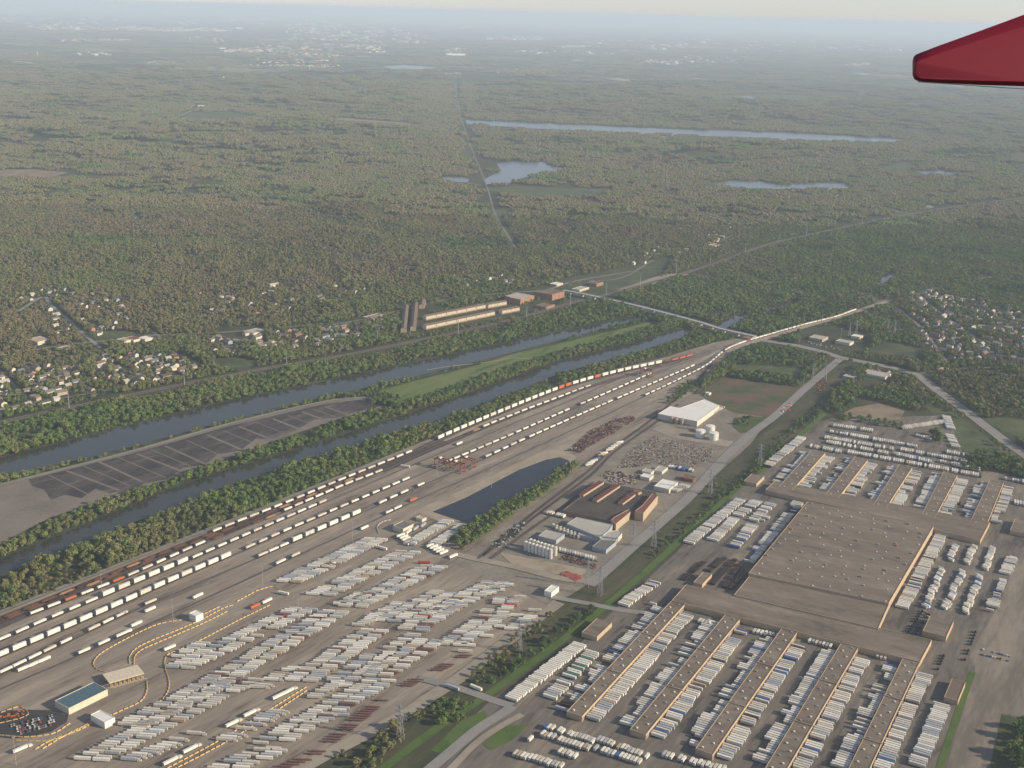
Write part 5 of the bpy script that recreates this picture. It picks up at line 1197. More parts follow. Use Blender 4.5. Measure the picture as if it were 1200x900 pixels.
# ------------------------------------------------------------------ barriers along the truck lanes
bm_ = MB(); bm_.raw([(-2.4, -.5, 0), (2.4, -.5, 0), (2.4, .5, 0), (-2.4, .5, 0), (-2.4, -.2, 1.1), (2.4, -.2, 1.1), (2.4, .2, 1.1), (-2.4, .2, 1.1)], [(3, 2, 1, 0), (4, 5, 6, 7), (0, 1, 5, 4), (1, 2, 6, 5), (2, 3, 7, 6), (3, 0, 4, 7)], M['yellow'])  # concrete barrier, its yellow is warm sunlight put into the colour
BAR = bm_.mesh('lane_barrier'); bm_.m = [0] * len(bm_.m); bm_.mats = [M['concrete']]; BARC = bm_.mesh('lane_barrier')
LANESB = [([(128, 790), (113, 784), (110, 776), (120, 765), (150, 748), (185, 732), (212, 727)], 'upper left lane edge'), ([(152, 778), (152, 770), (160, 760), (180, 750), (205, 740), (235, 727), (262, 713), (276, 709)], 'middle lane'), ([(157, 779), (158, 770), (166, 762), (186, 753), (212, 742), (240, 730), (268, 716)], 'middle lane, near side'),
          ([(120, 843), (145, 832), (165, 822), (172, 810), (172, 798)], 'inner bend'), ([(162, 834), (185, 824), (196, 812), (198, 798), (193, 780), (196, 768), (210, 762), (240, 748), (280, 727), (315, 710)], 'outer bend'),
          ([(235, 722), (258, 711)], 'portal exit'), ([(118, 842), (95, 855), (60, 868), (42, 878)], 'lower approach'), ([(20, 868), (60, 868), (90, 856), (112, 843)], 'lower approach, far side'), ([(112, 846), (84, 858), (48, 879)], 'lower approach, middle'),
          ([(190, 904), (250, 872), (300, 842), (358, 806)], 'straight barrier lane'), ([(196, 906), (256, 875), (306, 845), (362, 808)], 'straight barrier lane, near side'), ([(300, 693), (318, 688), (330, 692)], 'upper loop'), ([(278, 705), (300, 693)], 'upper loop entry'),
          ([(0, 848), (25, 842), (33, 836), (22, 829), (0, 836)], 'round truck stand'), ([(0, 862), (30, 864), (62, 860), (82, 848)], 'car park edge'), ([(444, 625), (442, 618), (448, 612), (460, 609)], 'yard office curve')]
nb = 0
for px, w_ in LANESB:
    pts = smooth([P(*q) for q in px], 5)
    L = sum(math.hypot(b[0] - a[0], b[1] - a[1]) for a, b in zip(pts[:-1], pts[1:])); st = 6.2
    for i, (x, y, h) in enumerate(walk(pts, st, 2)):
        if nb >= 298: break
        nb += 1; o = link(bpy.data.objects.new('lane_barrier', BAR if w_ != 'yard office curve' else BARC)); o.location = (x, y, .14); o.rotation_euler = (0, 0, h)
        tag(o, 'yellowish barrier of the %s, %s along it' % (w_, ORD(i + 1)), 'barrier', 'barriers of the ' + w_)
print('BARRIERS', nb)
# ------------------------------------------------------------------ pylons, masts, poles
def pylon_mesh(h, arms=3, w=4.2):
    a = MB(); lv = [0, .25, .45, .62, .76, .88, 1]; wd = [w * (1 - .86 * t) for t in lv]
    pts = [[Vector((sx * q / 2, sy * q / 2, h * t)) for sx, sy in ((-1, -1), (1, -1), (1, 1), (-1, 1))] for t, q in zip(lv, wd)]
    for i in range(len(lv) - 1):
        for k in range(4):
            a.bar(pts[i][k], pts[i + 1][k], 0.38, M['steel']); a.bar(pts[i][k], pts[i + 1][(k + 1) % 4], 0.2, M['steel'])
    b = []
    for j in range(arms):
        z = h * (.66 + .14 * j); m_ = MB(); L = 7.5 - j
        m_.bar((-L, 0, z), (L, 0, z), 0.35, M['steel']); m_.bar((-L, 0, z), (0, 0, z + 1.8), 0.2, M['steel']); m_.bar((L, 0, z), (0, 0, z + 1.8), 0.2, M['steel'])
        for s in (-1, 1): m_.bar((s * L, 0, z), (s * L, 0, z - 1.8), 0.3, M['greyside'])
        b.append(m_.mesh('cross_arm'))
    return a.mesh('tower_body'), b
PY = [pylon_mesh(34), pylon_mesh(40, 3, 6)]
def pylon(px, py, k, rz, label, group):
    p = P(px, py); t = thing('transmission_tower', label, 'pylon', (p.x, p.y, 0.2), rz, group); link(bpy.data.objects.new('tower_body', PY[k][0]), t)
    for m_ in PY[k][1]: link(bpy.data.objects.new('cross_arm', m_), t)
    return p
# slim steel poles along the railway
def pole_mesh(h):
    a = MB(); a.cyl(0, 0, 0, .9, h, M['steel'], 8, .45); arms = []
    for z in (.72, .83, .94):
        m_ = MB(); m_.bar((-3.4, 0, h * z), (3.4, 0, h * z + .4), .34, M['steel']); arms.append(m_.mesh('cross_arm'))
    return a.mesh('pole'), arms
PM = pole_mesh(32)
RP = [(81, 478), (216, 451), (336, 429), (442, 404), (537, 391), (617, 375), (668, 358), (710, 346), (750, 335), (792, 321), (832, 309), (873, 297), (912, 286), (945, 275), (979, 264), (1010, 263), (1152, 247)]
for i, (x, y) in enumerate(RP):
    p = P(x, y); t = thing('transmission_pole', 'tall slim grey power pole by the railway, %s from left' % ORD(i + 1), 'power pole', (p.x, p.y, 0), H_TRACK + math.pi / 2, 'power poles along the railway')
    link(bpy.data.objects.new('pole', PM[0]), t)
    for a in PM[1]: link(bpy.data.objects.new('cross_arm', a), t)
for i, (x, y) in enumerate([(469, 868), (608, 764), (703, 698), (688, 687), (766, 642), (832, 579), (890, 548), (742, 640), (967, 445), (952, 445), (1003, 392), (1048, 392), (1040, 390), (995, 395), (1180, 372)]):
    pylon(x, y, 1 if i < 7 else 0, H_CROSS, 'steel lattice tower in the greenway corridor, %s counted from the viewer' % ORD(i + 1), 'lattice towers in the greenway')
lm = MB(); lm.cyl(0, 0, 0, .35, 30, M['steel'], 8, .18); LM1 = lm.mesh('mast'); lm = MB()
for k in range(6): a = k * math.pi / 3; lm.box(1.1 * math.cos(a), 1.1 * math.sin(a), 29.6, .7, .7, .5, M['steel'], a)
lm.cyl(0, 0, 29.5, 1.0, .3, M['steel'], 10); LM2 = lm.mesh('lamp_head')
for i, (x, y) in enumerate([(19, 897), (203, 730), (308, 690), (413, 635), (576, 572), (512, 560), (622, 500), (700, 470), (752, 447), (826, 465), (940, 430), (941, 455), (985, 400), (350, 730), (500, 745), (120, 700), (1117, 575), (300, 640)]):
    p = P(x, y); t = thing('light_mast', 'tall thin yard light mast, %s counted from the bottom left corner' % ORD(i + 1), 'light mast', (p.x, p.y, .1), 0, 'light masts over the yard')
    link(bpy.data.objects.new('mast', LM1), t); link(bpy.data.objects.new('lamp_head', LM2), t)
# piles of broken wheel sets and pallets by the siding, scrap yard heaps
def heap(name, poly, n, cols, label, smin, smax, hmax):
    wp = wpoly(poly); xs = [p[0] for p in wp]; ys = [p[1] for p in wp]; r = np.random.default_rng(len(poly) * 7 + n); mb = MB(); k = 0
    while k < n:
        x, y = r.uniform(min(xs), max(xs)), r.uniform(min(ys), max(ys))
        if not inpoly(np.array([x]), np.array([y]), wp)[0]: continue
        k += 1; s = r.uniform(smin, smax); mb.box(x, y, 0.3, s, s * r.uniform(.3, .8), r.uniform(.4, hmax), M[cols[r.integers(len(cols))]], r.uniform(0, 3.14))
    return tag(mb.build(name), label, None, None, 'stuff')
heap('stacked_axles', [(672, 523), (690, 506), (720, 492), (742, 487), (745, 492), (715, 510), (690, 524), (680, 528)], 800, ['maroon', 'maroon', 'rust', 'brown'], 'dark maroon stacks of steel parts beside the siding', .8, 3.2, 2)
heap('scrap', [(724, 548), (735, 530), (765, 511), (800, 519), (838, 527), (832, 538), (812, 551), (765, 543), (740, 549)], 1900, ['tan', 'rust', 'greyside', 'maroon', 'brown', 'tarroof', 'buffdark', 'verge', 'grassd', 'tan'], 'jumbled scrap and timber in the scrapyard', .6, 3.0, 1.2)
heap('scrap', [(703, 558), (712, 551), (752, 557), (745, 568), (720, 568)], 220, ['tan', 'rust', 'greyside', 'brown'], 'low scrap piles above the factory', 1, 5, 1.4)
heap('scrap', [(575, 640), (600, 618), (618, 610), (612, 622), (588, 642)], 110, ['dark', 'greyside', 'brown'], 'dark machinery parts on the siding corner', 1, 4, 2.2)
heap('scrap', [(655, 655), (662, 650), (700, 662), (697, 668)], 140, ['maroon', 'brown'], 'maroon material rows in the works yard', 1, 5, 1)
heap('scrap', [(657, 672), (663, 670), (682, 676), (674, 682)], 90, ['red', 'maroon'], 'red steel bars stacked by the gate kiosk', 1, 6, 1)
heap('scrap', [(1018, 433), (1046, 434), (1045, 440), (1020, 438)], 60, ['rust', 'white', 'brown', 'red'], 'clutter around the truck shops', 1, 5, 2)
heap('scrap', [(956, 447), (968, 444), (970, 456), (956, 460)], 60, ['maroon', 'brown', 'red'], 'dark red scrap by the road bend', 1, 5, 2)
heap('scrap', [(919, 475), (930, 472), (927, 482), (914, 485)], 26, ['red', 'white', 'red'], 'red equipment beside the gravel road', 1, 5, 2)
heap('scrap', [(-10, 843), (10, 838), (28, 833), (30, 837), (20, 843), (0, 848)], 60, ['orange', 'brown', 'rustlit', 'dark'], 'orange machines in the round truck stand', 1, 5, 2)
# conveyor of rust bales near the pond end
heap('scrap', [(662, 528), (676, 522), (688, 527), (674, 533)], 60, ['rust', 'brown', 'dark', 'tan'], 'rusty scrap heap at the pond end', 1, 4, 2.5)

# ------------------------------------------------------------------ planting
_c = [tuple(P(*p)[:2]) for p in [(-60, 560), (267, 480), (557, 424), (735, 378), (960, 315), (1200, 290)]]
_v1 = [tuple(P(*p)[:2]) for p in [(960, 470), (1230, 470)]]; _v2 = [tuple(P(*p)[:2]) for p in [(960, 370), (1100, 330), (1250, 350)]]
def tintf(X, Y):
    d = segdist(X, Y, _c); near = np.clip(1 - (d - 250) / 500, 0, 1)
    t_ = np.clip(0.24 + 0.20 * wav(X, Y, 1100, 5) + 0.14 * wav(X, Y, 330, 6), -0.1, 0.5) + 0.36 * near
    d2 = np.minimum(segdist(X, Y, _v1), segdist(X, Y, _v2)); t_ = t_ + 0.3 * np.clip(1 - (d2 - 300) / 500, 0, 1) * (1 - near)
    t_ = np.where((wav(X * .6, Y, 420, 9) > 1.0) & (Y > 3200), 0.86, t_)
    return t_
def grid(y0, y1, sp, half=0.47, seed=1):
    r = np.random.default_rng(seed); ys = np.arange(y0, y1, sp); X = []; Y = []
    for y in ys:
        w = y * half + 120; xs = np.arange(-w, w, sp); X.append(xs + r.uniform(-.48, .48, len(xs)) * sp); Y.append(np.full(len(xs), y) + r.uniform(-.48, .48, len(xs)) * sp)
    return np.concatenate(X), np.concatenate(Y)
# gently rolling hills under the far woods
def hill_raw(X, Y):
    z = 26 + 26 * wav(X * 0.8, Y, 850, 51) + 15 * wav(X, Y, 400, 52) + 5.5 * wav(X, Y * .75, 170, 53)
    return np.clip(z, 0, 90)
HX = np.arange(-8250, 8250, 30.0); HY_ = np.arange(2900, 15000, 30.0); gx, gy = np.meshgrid(HX, HY_)
dm = np.full(gx.shape, 1e9).ravel(); fx, fy = gx.ravel(), gy.ravel()
for i_, p in enumerate([wpoly(p) for n, p in LAKES[:8]] + [wpoly(p) for p in CLEAR]):
    d = segdist(fx, fy, list(p) + [p[0]]); d[inpoly(fx, fy, p)] = 0; d = d - (330 if i_ < 7 else 120); dm = np.minimum(dm, d)
dm = np.minimum(dm, segdist(fx, fy, [tuple(P(*p)[:2]) for p in [(-60, 560), (400, 450), (735, 378), (936, 345), (1047, 318), (1200, 300)]]) - 150)
for p in (YARD, INDUS, UPS, GREEN, LOT): d = segdist(fx, fy, wpoly(p)); d[inpoly(fx, fy, wpoly(p))] = 0; dm = np.minimum(dm, d)
for pts, w in LANES + [([tuple(P(*q)[:2]) for q in [(385, 139), (440, 143), (500, 147)]], 12)]: dm = np.minimum(dm, segdist(fx, fy, pts))
for p in VILL: d = segdist(fx, fy, wpoly(p[0])); d[inpoly(fx, fy, wpoly(p[0]))] = 0; dm = np.minimum(dm, d)
e_ = np.clip((dm - 70) / 420, 0, 1) * np.clip((fy - 3000) / 900, 0, 1) * np.clip((14600 - fy) / 1500, 0, 1)
HZ = (hill_raw(fx, fy) * e_ * e_ * (3 - 2 * e_)).reshape(gx.shape)
def hill(X, Y):
    i = np.clip((X - HX[0]) / 30.0, 0, len(HX) - 1.001); j = np.clip((Y - HY_[0]) / 30.0, 0, len(HY_) - 1.001); a, b = i.astype(int), j.astype(int); u, v = i - a, j - b
    z = HZ[b, a] * (1 - u) * (1 - v) + HZ[b, a + 1] * u * (1 - v) + HZ[b + 1, a] * (1 - u) * v + HZ[b + 1, a + 1] * u * v
    return np.where((Y < HY_[0]) | (Y > HY_[-1]), 0, z)
nx, ny = len(HX), len(HY_); me = bpy.data.meshes.new('hills'); me.vertices.add(nx * ny)
me.vertices.foreach_set('co', np.stack([fx, fy, HZ.ravel() - 0.4], 1).astype('f4').ravel())
ii = (np.arange(ny - 1)[:, None] * nx + np.arange(nx - 1)[None]).ravel(); fc_ = np.stack([ii, ii + 1, ii + nx + 1, ii + nx], 1)
me.loops.add(fc_.size); me.loops.foreach_set('vertex_index', fc_.ravel().astype('i4')); me.polygons.add(len(fc_)); me.polygons.foreach_set('loop_start', np.arange(0, fc_.size, 4, dtype='i4'))
me.update(calc_edges=True); me.materials.append(G['land']); ho = link(bpy.data.objects.new('hills', me)); ho['kind'] = 'structure'
YSPLIT = 4300
X, Y = grid(1080, YSPLIT, 7.2)
ok = allowed(X, Y) & ~inpoly(X, Y, GREENW)
# thin out the villages, keep belts dense
vill = np.zeros(X.shape, bool)
for poly, n, where in VILL: vill |= inpoly(X, Y, wpoly(poly))
r = np.random.default_rng(3)
ok &= ~(vill & (r.random(X.shape) < 0.12))
ok &= ~((wav(X, Y, 300, 12) > 0.62) & (r.random(X.shape) < 0.55)); ok &= ~((Y > 2400) & (r.random(X.shape) < 0.10))
hx = np.array(HOUSES_XY)
X = X[ok]; Y = Y[ok]
def clear_houses(X, Y, rad):
    k = np.ones(X.shape, bool)
    for a, b in hx:
        f = 1 - 13 / max(math.hypot(a, b), 1); k &= ((X - a) ** 2 + (Y - b) ** 2) > rad * rad; k &= ((X - a * f) ** 2 + (Y - b * f) ** 2) > (rad * 1.05) ** 2
    return k
k = clear_houses(X, Y, 9.5); X = X[k]; Y = Y[k]
T = tintf(X, Y) + r.normal(0, 0.10, X.shape); T = np.where(r.random(X.shape) < .05, .93, T); S = r.uniform(0.7, 1.2, X.shape) * (1 + .34 * wav(X, Y * .7, 130, 61)) * np.where(Y > 2400, 0.9, 0.93)
# small belts inside the open ground
BELTS = [([(-20, 569), (0, 564), (130, 534), (267, 497), (380, 467), (400, 462), (400, 466), (383, 469), (267, 496), (150, 529), (0, 567), (-20, 573)], 5, 'on the bank between canal and dark lot', .6, .75), ([(500, 391), (560, 380), (640, 362), (640, 365), (560, 384), (500, 396)], 9, 'between the townhouses and the railway', .5, .7),
         ([(498, 366), (560, 357), (560, 359), (498, 369)], 11, 'behind the townhouse rows', .6, .7), ([(610, 353), (632, 349), (634, 354), (612, 360)], 10, 'by the brick blocks', .6, .7), ([(820, 580), (850, 556), (930, 495), (960, 468), (970, 474), (940, 505), (860, 570), (830, 590)], 24, 'in the greenway meadow', .5, .5),([(530, 633), (548, 618), (578, 600), (612, 581), (652, 556), (668, 545), (678, 547), (662, 562), (625, 590), (590, 612), (560, 636), (540, 645)], 5.5, 'in the hedge between pond and sidings', .62, .85),
         ([(410, 905), (440, 868), (485, 835), (500, 838), (470, 870), (440, 905)], 7.5, 'in the lower greenway scrub', .35, .7), ([(500, 830), (520, 815), (560, 828), (540, 850), (510, 858)], 8, 'by the lower crossing road', .6, .7),
         ([(545, 795), (575, 770), (640, 722), (660, 715), (640, 740), (580, 785), (562, 803)], 9, 'in the middle greenway scrub', .4, .6), ([(560, 800), (600, 780), (690, 712), (700, 716), (640, 762), (580, 806)], 7.5, 'along the greenway ditch below the crossing', .85, .75),
         ([(760, 655), (800, 618), (860, 568), (895, 540), (900, 546), (862, 576), (800, 628), (768, 660)], 8, 'along the greenway ditch above the crossing', .85, .6), ([(880, 545), (940, 490), (965, 470), (970, 474), (930, 512), (895, 546)], 9, 'along the far greenway ditch', .85, .6),
         ([(970, 480), (975, 462), (990, 456), (1003, 462), (1000, 478), (985, 486)], 7, 'in the tall thicket above the depot', .7, 1.1), ([(1180, 920), (1186, 868), (1196, 852), (1230, 850), (1240, 920)], 9, 'in the lawn at the lower right corner', .8, 1.2),
         ([(822, 449), (850, 432), (862, 436), (845, 444), (825, 456)], 7, 'in the belt at the yard throat', .6, 1), ([(858, 436), (900, 440), (938, 447), (936, 454), (900, 449), (856, 443)], 7, 'in the dark hedge above the reddish field', .85, .9),
         ([(780, 468), (800, 452), (815, 446), (822, 452), (800, 466), (785, 478)], 8, 'beside the white warehouse siding', .7, .7), ([(858, 496), (880, 490), (888, 494), (872, 502)], 12, 'on the lawn by the warehouse car park', .8, .8),
         ([(1090, 510), (1098, 505), (1106, 512), (1100, 520), (1092, 518)], 8, 'in the clump beside the earth lot', .8, 1.1), ([(1095, 560), (1105, 540), (1115, 545)], 400, '', .5, 1), ([(985, 486), (1010, 490), (1060, 497), (1058, 503), (1015, 497), (980, 494)], 8, 'along the earth bank above the trailers', .7, .7),
         ([(1125, 545), (1150, 530), (1200, 545), (1205, 562), (1160, 552), (1130, 556)], 9, 'in the grove at the depot corner', .8, 1), ([(465, 480), (500, 466), (545, 452), (592, 434), (655, 415), (730, 395), (790, 378), (800, 382), (735, 403), (658, 421), (592, 444), (505, 474)], 7, 'along the channel bank of the island', .75, .95), ([(432, 475), (445, 462), (470, 465), (468, 478)], 8, 'at the tip of the island', .75, .9),
         ([(820, 585), (845, 565), (850, 570), (828, 590)], 14, 'in the greenway grass', .5, .6), ([(380, 905), (395, 885), (430, 865), (420, 880)], 10, 'at the bottom of the dirt strip', .25, .5)]
BX = []; BY = []; BT = []; BS = []; BW = []
for bi, (poly, sp, where, tn_, sc) in enumerate(BELTS):
    if not where: continue
    wp = wpoly(poly); xs = [p[0] for p in wp]; ys = [p[1] for p in wp]; q = np.random.default_rng(bi)
    gx, gy = np.meshgrid(np.arange(min(xs), max(xs), sp), np.arange(min(ys), max(ys), sp)); gx = gx.ravel() + q.uniform(-.5, .5, gx.size) * sp; gy = gy.ravel() + q.uniform(-.5, .5, gy.size) * sp
    m_ = inpoly(gx, gy, wp) & (q.random(gx.shape) < .85); BX.append(gx[m_]); BY.append(gy[m_]); BT.append(tn_ + q.normal(0, .13, m_.sum())); BS.append(sc * q.uniform(.65, 1.2, m_.sum())); BW += [where] * int(m_.sum())
X = np.concatenate([X] + BX); Y = np.concatenate([Y] + BY); T = np.concatenate([T] + BT); S = np.concatenate([S] + BS); Wh = [''] * (len(X) - len(BW)) + BW
px, py = proj(X, Y)
print('TREES', len(X))
# the trees that show largest stand as things of their own
vis = np.where((px > 5) & (px < 1195) & (py < 897) & (S > 0.45))[0]; size = S[vis] / Y[vis]; order = vis[np.argsort(-size)][:296]; ind = set(order.tolist())
def wname(i):
    if Wh[i]: return Wh[i]
    x, y = px[i], py[i]
    if x > 880: return 'in the woods right of the depot'
    if inpoly(np.array([x]), np.array([y]), [(-60, 760), (-60, 676), (60, 652), (200, 597), (340, 546), (505, 495), (590, 464), (860, 396), (511, 515), (360, 578), (192, 645)])[0]: return 'in the wood between channel and rail yard'
    return 'on the strip between the dark lot and the channel'
cnt = {}; protos = [None] * 5
for i in sorted(ind, key=lambda i: px[i]):
    w_ = wname(i); tone = 'dark green' if T[i] > .8 else 'fresh green' if T[i] > .5 else 'olive brown'; cnt[(w_, tone)] = cnt.get((w_, tone), 0) + 1; kk = i % 5
    t = thing('tree', '%s tree %s, %s from left' % (tone, w_, ORD(cnt[(w_, tone)])), 'tree', (X[i], Y[i], 0.3), random.uniform(0, 6.28), 'trees ' + w_)
    t.scale = (S[i],) * 3
    c = link(bpy.data.objects.new('crown', CROWNS[kk]), t); c['tint'] = float(T[i]); link(bpy.data.objects.new('trunk', TRUNKS[kk]), t)
    if protos[kk] is None: protos[kk] = c
def scatterer(name, X, Y, Z, R, S, T, sources, label, zf=1.0):
    me = bpy.data.meshes.new(name); me.vertices.add(len(X)); co = np.stack([X, Y, Z], 1).astype('f4').ravel(); me.vertices.foreach_set('co', co)
    for nm, a in (('rot', R), ('size', S), ('tint', T)):
        at = me.attributes.new(nm, 'FLOAT', 'POINT'); at.data.foreach_set('value', np.asarray(a, 'f4'))
    o = link(bpy.data.objects.new(name, me)); tag(o, label, None, None, 'stuff')
    ng = bpy.data.node_groups.new(name, 'GeometryNodeTree'); ng.interface.new_socket('Geometry', in_out='INPUT', socket_type='NodeSocketGeometry'); ng.interface.new_socket('Geometry', in_out='OUTPUT', socket_type='NodeSocketGeometry')
    N = ng.nodes; L = ng.links; gi = N.new('NodeGroupInput'); go = N.new('NodeGroupOutput'); iop = N.new('GeometryNodeInstanceOnPoints'); jg = N.new('GeometryNodeJoinGeometry'); mp = N.new('GeometryNodeMeshToPoints')
    for s in sources:
        oi = N.new('GeometryNodeObjectInfo'); oi.transform_space = 'ORIGINAL'; oi.inputs['Object'].default_value = s; oi.inputs['As Instance'].default_value = True; L.new(oi.outputs['Geometry'], jg.inputs[0])
    def att(nm):
        a = N.new('GeometryNodeInputNamedAttribute'); a.data_type = 'FLOAT'; a.inputs['Name'].default_value = nm; return a.outputs[0]
    L.new(gi.outputs[0], mp.inputs[0]); mp.inputs['Radius'].default_value = 0.01
    L.new(mp.outputs[0], iop.inputs['Points']); L.new(jg.outputs[0], iop.inputs['Instance']); iop.inputs['Pick Instance'].default_value = True
    cx = N.new('ShaderNodeCombineXYZ'); L.new(att('rot'), cx.inputs[2]); cs = N.new('ShaderNodeCombineXYZ')
    for q in range(2): L.new(att('size'), cs.inputs[q])
    zm = N.new('ShaderNodeMath'); zm.operation = 'MULTIPLY'; zm.inputs[1].default_value = zf; L.new(att('size'), zm.inputs[0]); L.new(zm.outputs[0], cs.inputs[2])
    e2r = N.new('FunctionNodeEulerToRotation'); L.new(cx.outputs[0], e2r.inputs[0]); L.new(e2r.outputs[0], iop.inputs['Rotation']); L.new(cs.outputs[0], iop.inputs['Scale']); L.new(iop.outputs[0], go.inputs[0])
    md = o.modifiers.new('scatter', 'NODES'); md.node_group = ng
    return o
m_ = np.ones(len(X), bool); m_[list(ind)] = False
x, y, t_, s_ = X[m_], Y[m_], T[m_], S[m_]
scatterer('woodland', x, y, hill(x, y) - .2, r.uniform(0, 6.28, len(x)), s_, t_, protos, 'spring woodland along the waterways and around the villages')
# far woods, patch by patch
gsrc = []
for i, (gx, gy) in enumerate(((420, 330), (300, 300), (520, 300), (200, 310))):
    p = P(gx, gy); o = link(bpy.data.objects.new('woodland_patch', GROVES[i])); o.location = (p.x, p.y, 0); o['tint'] = 0.3; tag(o, 'patch of olive brown woods beyond the villages', None, None, 'stuff'); gsrc.append(o)
def far_woods(y0, y1, sp, size, seed, thr, name, label, marg, zf=1.0):
    X, Y = grid(y0, y1, sp, 0.47, seed); q = np.random.default_rng(seed); a = allowed(X, Y, marg)
    dn = wav(X, Y, 2600, 21) + 0.5 * wav(X, Y, 700, 22); a &= dn < thr; a &= ~((Y < 5200) & (wav(X, Y, 420, 31) > 0.9))
    a &= q.random(X.shape) > 0.05; X = X[a]; Y = Y[a]; k = clear_houses(X, Y, 30) if y0 < 5200 else np.ones(X.shape, bool); X = X[k]; Y = Y[k]; n = len(X)
    print(name, n)
    return scatterer(name, X, Y, q.uniform(-2.5, 0.5, n) + hill(X, Y), q.integers(0, 4, n) * 1.5708 + q.uniform(-.3, .3, n), size * q.uniform(.72, 1.25, n), tintf(X, Y) + q.normal(0, .09, n), gsrc, label, zf)
far_woods(YSPLIT - 30, 5600, 56, 0.86, 41, 1.6, 'forest', 'olive brown spring forest beyond the villages', 34)
far_woods(5600, 12500, 66, 1.0, 42, 1.15, 'forest', 'distant forest around the lakes', 28)
far_woods(12500, 30000, 150, 2.1, 43, -0.1, 'distant_forest', 'hazy distant woods toward the horizon', 0, 0.45)

# ------------------------------------------------------------------ far towns
def town(clusters, name, label, seed):
    q = np.random.default_rng(seed); mb = MB()
    for x0, x1, y0, y1, n, big in clusters:
        for i in range(int(n * 1.5)):
            x = q.uniform(x0, x1); y = q.uniform(y0, y1); p = P(x, y); s = p.y / 9000.0
            w = q.uniform(18, 75) * big * max(1, s * .6); d = q.uniform(14, 60) * big * max(1, s * .7); h = q.uniform(6, 13) * max(1, s * .6)
            mb.box(p.x, p.y, 0, w, d, h, M[['offwhite', 'offwhite', 'cream', 'tan', 'tan', 'greyside', 'brick', 'concrete'][q.integers(8)]], q.uniform(0, 3.14))
    return tag(mb.build(name), label, None, None, 'stuff')
town([(0, 20, 14, 16, 20, 1.5), (30, 160, 31, 35, 40, 1.3), (150, 280, 33, 36.5, 60, 1.5), (70, 150, 46, 49, 40, 1), (185, 195, 34, 38, 6, 2), (225, 260, 44, 50, 8, 1), (258, 330, 57, 61, 26, 1.6), (170, 205, 72, 76, 26, .8), (90, 130, 62, 65, 10, 1),
      (0, 42, 121, 129, 46, .5), (280, 400, 76, 79, 50, .7), (300, 400, 50, 74, 130, .9), (330, 400, 28, 48, 60, 1.2), (400, 500, 36, 52, 50, 1.3), (400, 450, 53, 62, 40, 1.2), (520, 545, 55, 64, 14, 1.2), (570, 640, 43, 47, 40, 1.4), (600, 720, 60, 64, 24, 1),
      (510, 540, 86, 92, 30, .8), (580, 640, 82, 97, 60, .7), (655, 690, 54, 56, 20, 1.6), (740, 800, 70, 76, 50, .8), (760, 800, 52, 58, 14, 1.2), (800, 880, 66, 74, 26, .8), (915, 960, 35, 40, 24, 1.8), (985, 1015, 74, 79, 14, 1.2), (1085, 1200, 104, 116, 60, .6), (1120, 1200, 120, 130, 20, .5),
      (0, 400, 20, 30, 60, 1.4), (400, 800, 24, 34, 60, 1.5), (700, 1060, 46, 60, 50, 1.2)], 'far_town', 'scattered pale buildings of distant towns', 11)
def watertower(px, py, h, label):
    p = P(px, py); t = thing('water_tower', label, 'water tower', (p.x, p.y, 0), 0, 'distant white water towers')
    mb = MB(); mb.cyl(0, 0, 0, 3.2, h * .75, M['white'], 12, 2.2); mb.build('stem', t)
    mb = MB(); R_ = h * .17; zz = h * .72
    for i in range(6):
        a, b = -math.pi / 2 + i * math.pi / 6, -math.pi / 2 + (i + 1) * math.pi / 6
        mb.cyl(0, 0, zz + R_ + R_ * .8 * math.sin(a), max(R_ * math.cos(a), .05), R_ * .8 * (math.sin(b) - math.sin(a)), M['white'], 16, max(R_ * math.cos(b), .05), cap=False)
    mb.build('tank', t)
watertower(262, 97, 55, 'white water tower beside a long pale building, nearest one'); watertower(363, 83, 60, 'small white water tower at the edge of the left town'); watertower(223, 50, 90, 'faint white tower in the far left haze'); watertower(44, 67, 60, 'tiny white tower at the far left')
prism([(250, 95.6), (263, 96), (264, 97), (252, 96.9)], 10, 'long_shed', 'long pale shed below the nearest water tower', 'shed', M['white'], M['whiteroof'])
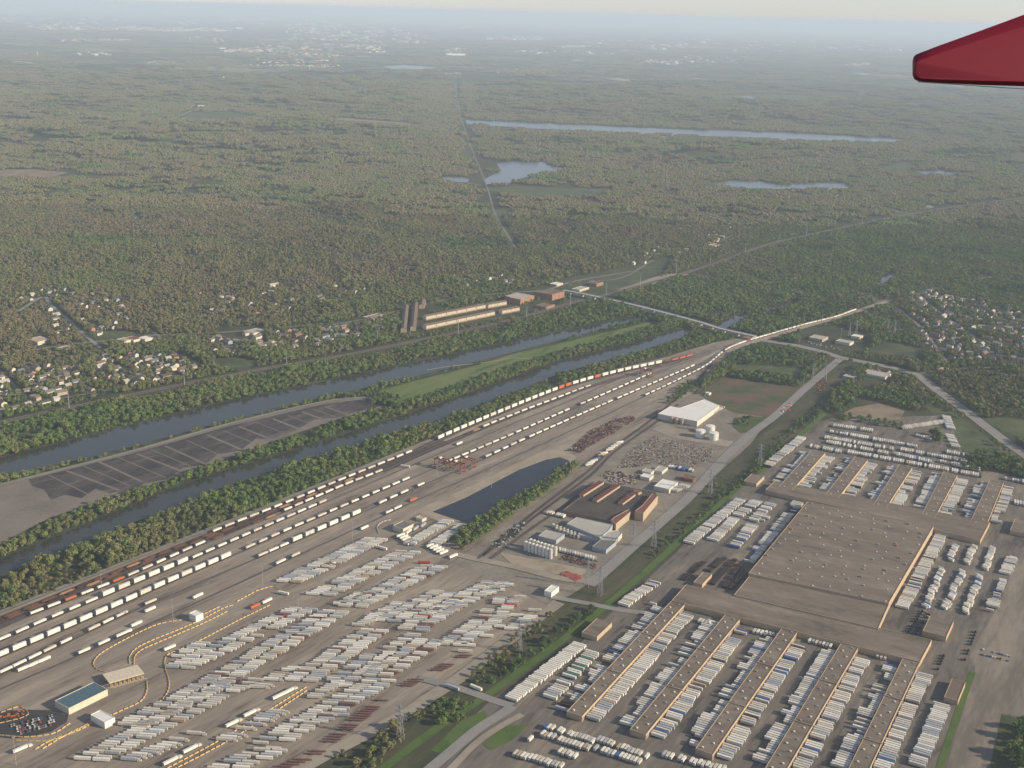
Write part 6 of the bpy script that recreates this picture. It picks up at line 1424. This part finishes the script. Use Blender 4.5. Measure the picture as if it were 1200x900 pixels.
prism([(232, 123), (240, 123.5), (238, 126), (231, 126)], 8, 'farm_building', 'pale building at the end of the gravel road by the green field', 'building', M['cream'], M['whiteroof'])
prism([(522, 62.6), (545, 62.8), (545, 63.8), (523, 63.8)], 14, 'long_shed', 'long white building near the road vanishing in haze', 'warehouse', M['white'], M['whiteroof'])

# ------------------------------------------------------------------ aircraft wing tip close to the camera
def wingtip():
    D = 15.0
    def Q(px, py, d=D): v = RM @ Vector(((px - 600) / FPX, -(py - 450) / FPX, -1.0)); return Vector((0, 0, ALT)) + v * d
    prof = [(1069, 72), (1070, 67), (1073, 63.5), (1100, 53), (1150, 35), (1200, 16.5), (1300, -22), (1420, -66), (1420, 118), (1300, 108), (1200, 101.5), (1150, 100), (1100, 97.5), (1076, 95.5), (1071, 93), (1069, 88)]
    ridge = [(1073, 76), (1073.5, 73), (1077, 71), (1102, 62), (1152, 46), (1202, 30), (1302, -4), (1420, -46), (1420, 108), (1302, 100), (1201, 96), (1151, 95), (1101, 93.5), (1079, 92.5), (1074, 90), (1073, 86)]
    c = Q(1240, 60); t = thing('winglet', 'glossy red pointed aircraft wing tip in the upper right corner', 'aircraft wing', tuple(c))
    n = len(prof)
    front = [Q(*p, D - 0.10) - c for p in ridge]; mid = [Q(*p) - c for p in prof]; back = [Q(*p, D + 0.10) - c for p in ridge]
    vs = front + mid + back; fs = [tuple(range(n - 1, -1, -1))] + [tuple(2 * n + i for i in range(n))]
    for i in range(n): j = (i + 1) % n; fs += [(i, j, n + j, n + i), (n + i, n + j, 2 * n + j, 2 * n + i)]
    mb = MB(); mb.raw(vs, fs, M['wingred']); o = mb.build('blade', t)
    bm = bmesh.new(); bm.from_mesh(o.data); bmesh.ops.recalc_face_normals(bm, faces=bm.faces); bm.to_mesh(o.data); bm.free()
    for f in o.data.polygons: f.use_smooth = True
    md = o.modifiers.new('soft', 'BEVEL'); md.width = 0.012; md.segments = 3
    e = MB(); a, b = Q(1076, 96, D - .02) - c, Q(1420, 119, D - .02) - c; e.bar(a, b, 0.012, M['steel']); e.build('trailing_edge', t)
wingtip()
print('OBJECTS', len(bpy.data.objects))
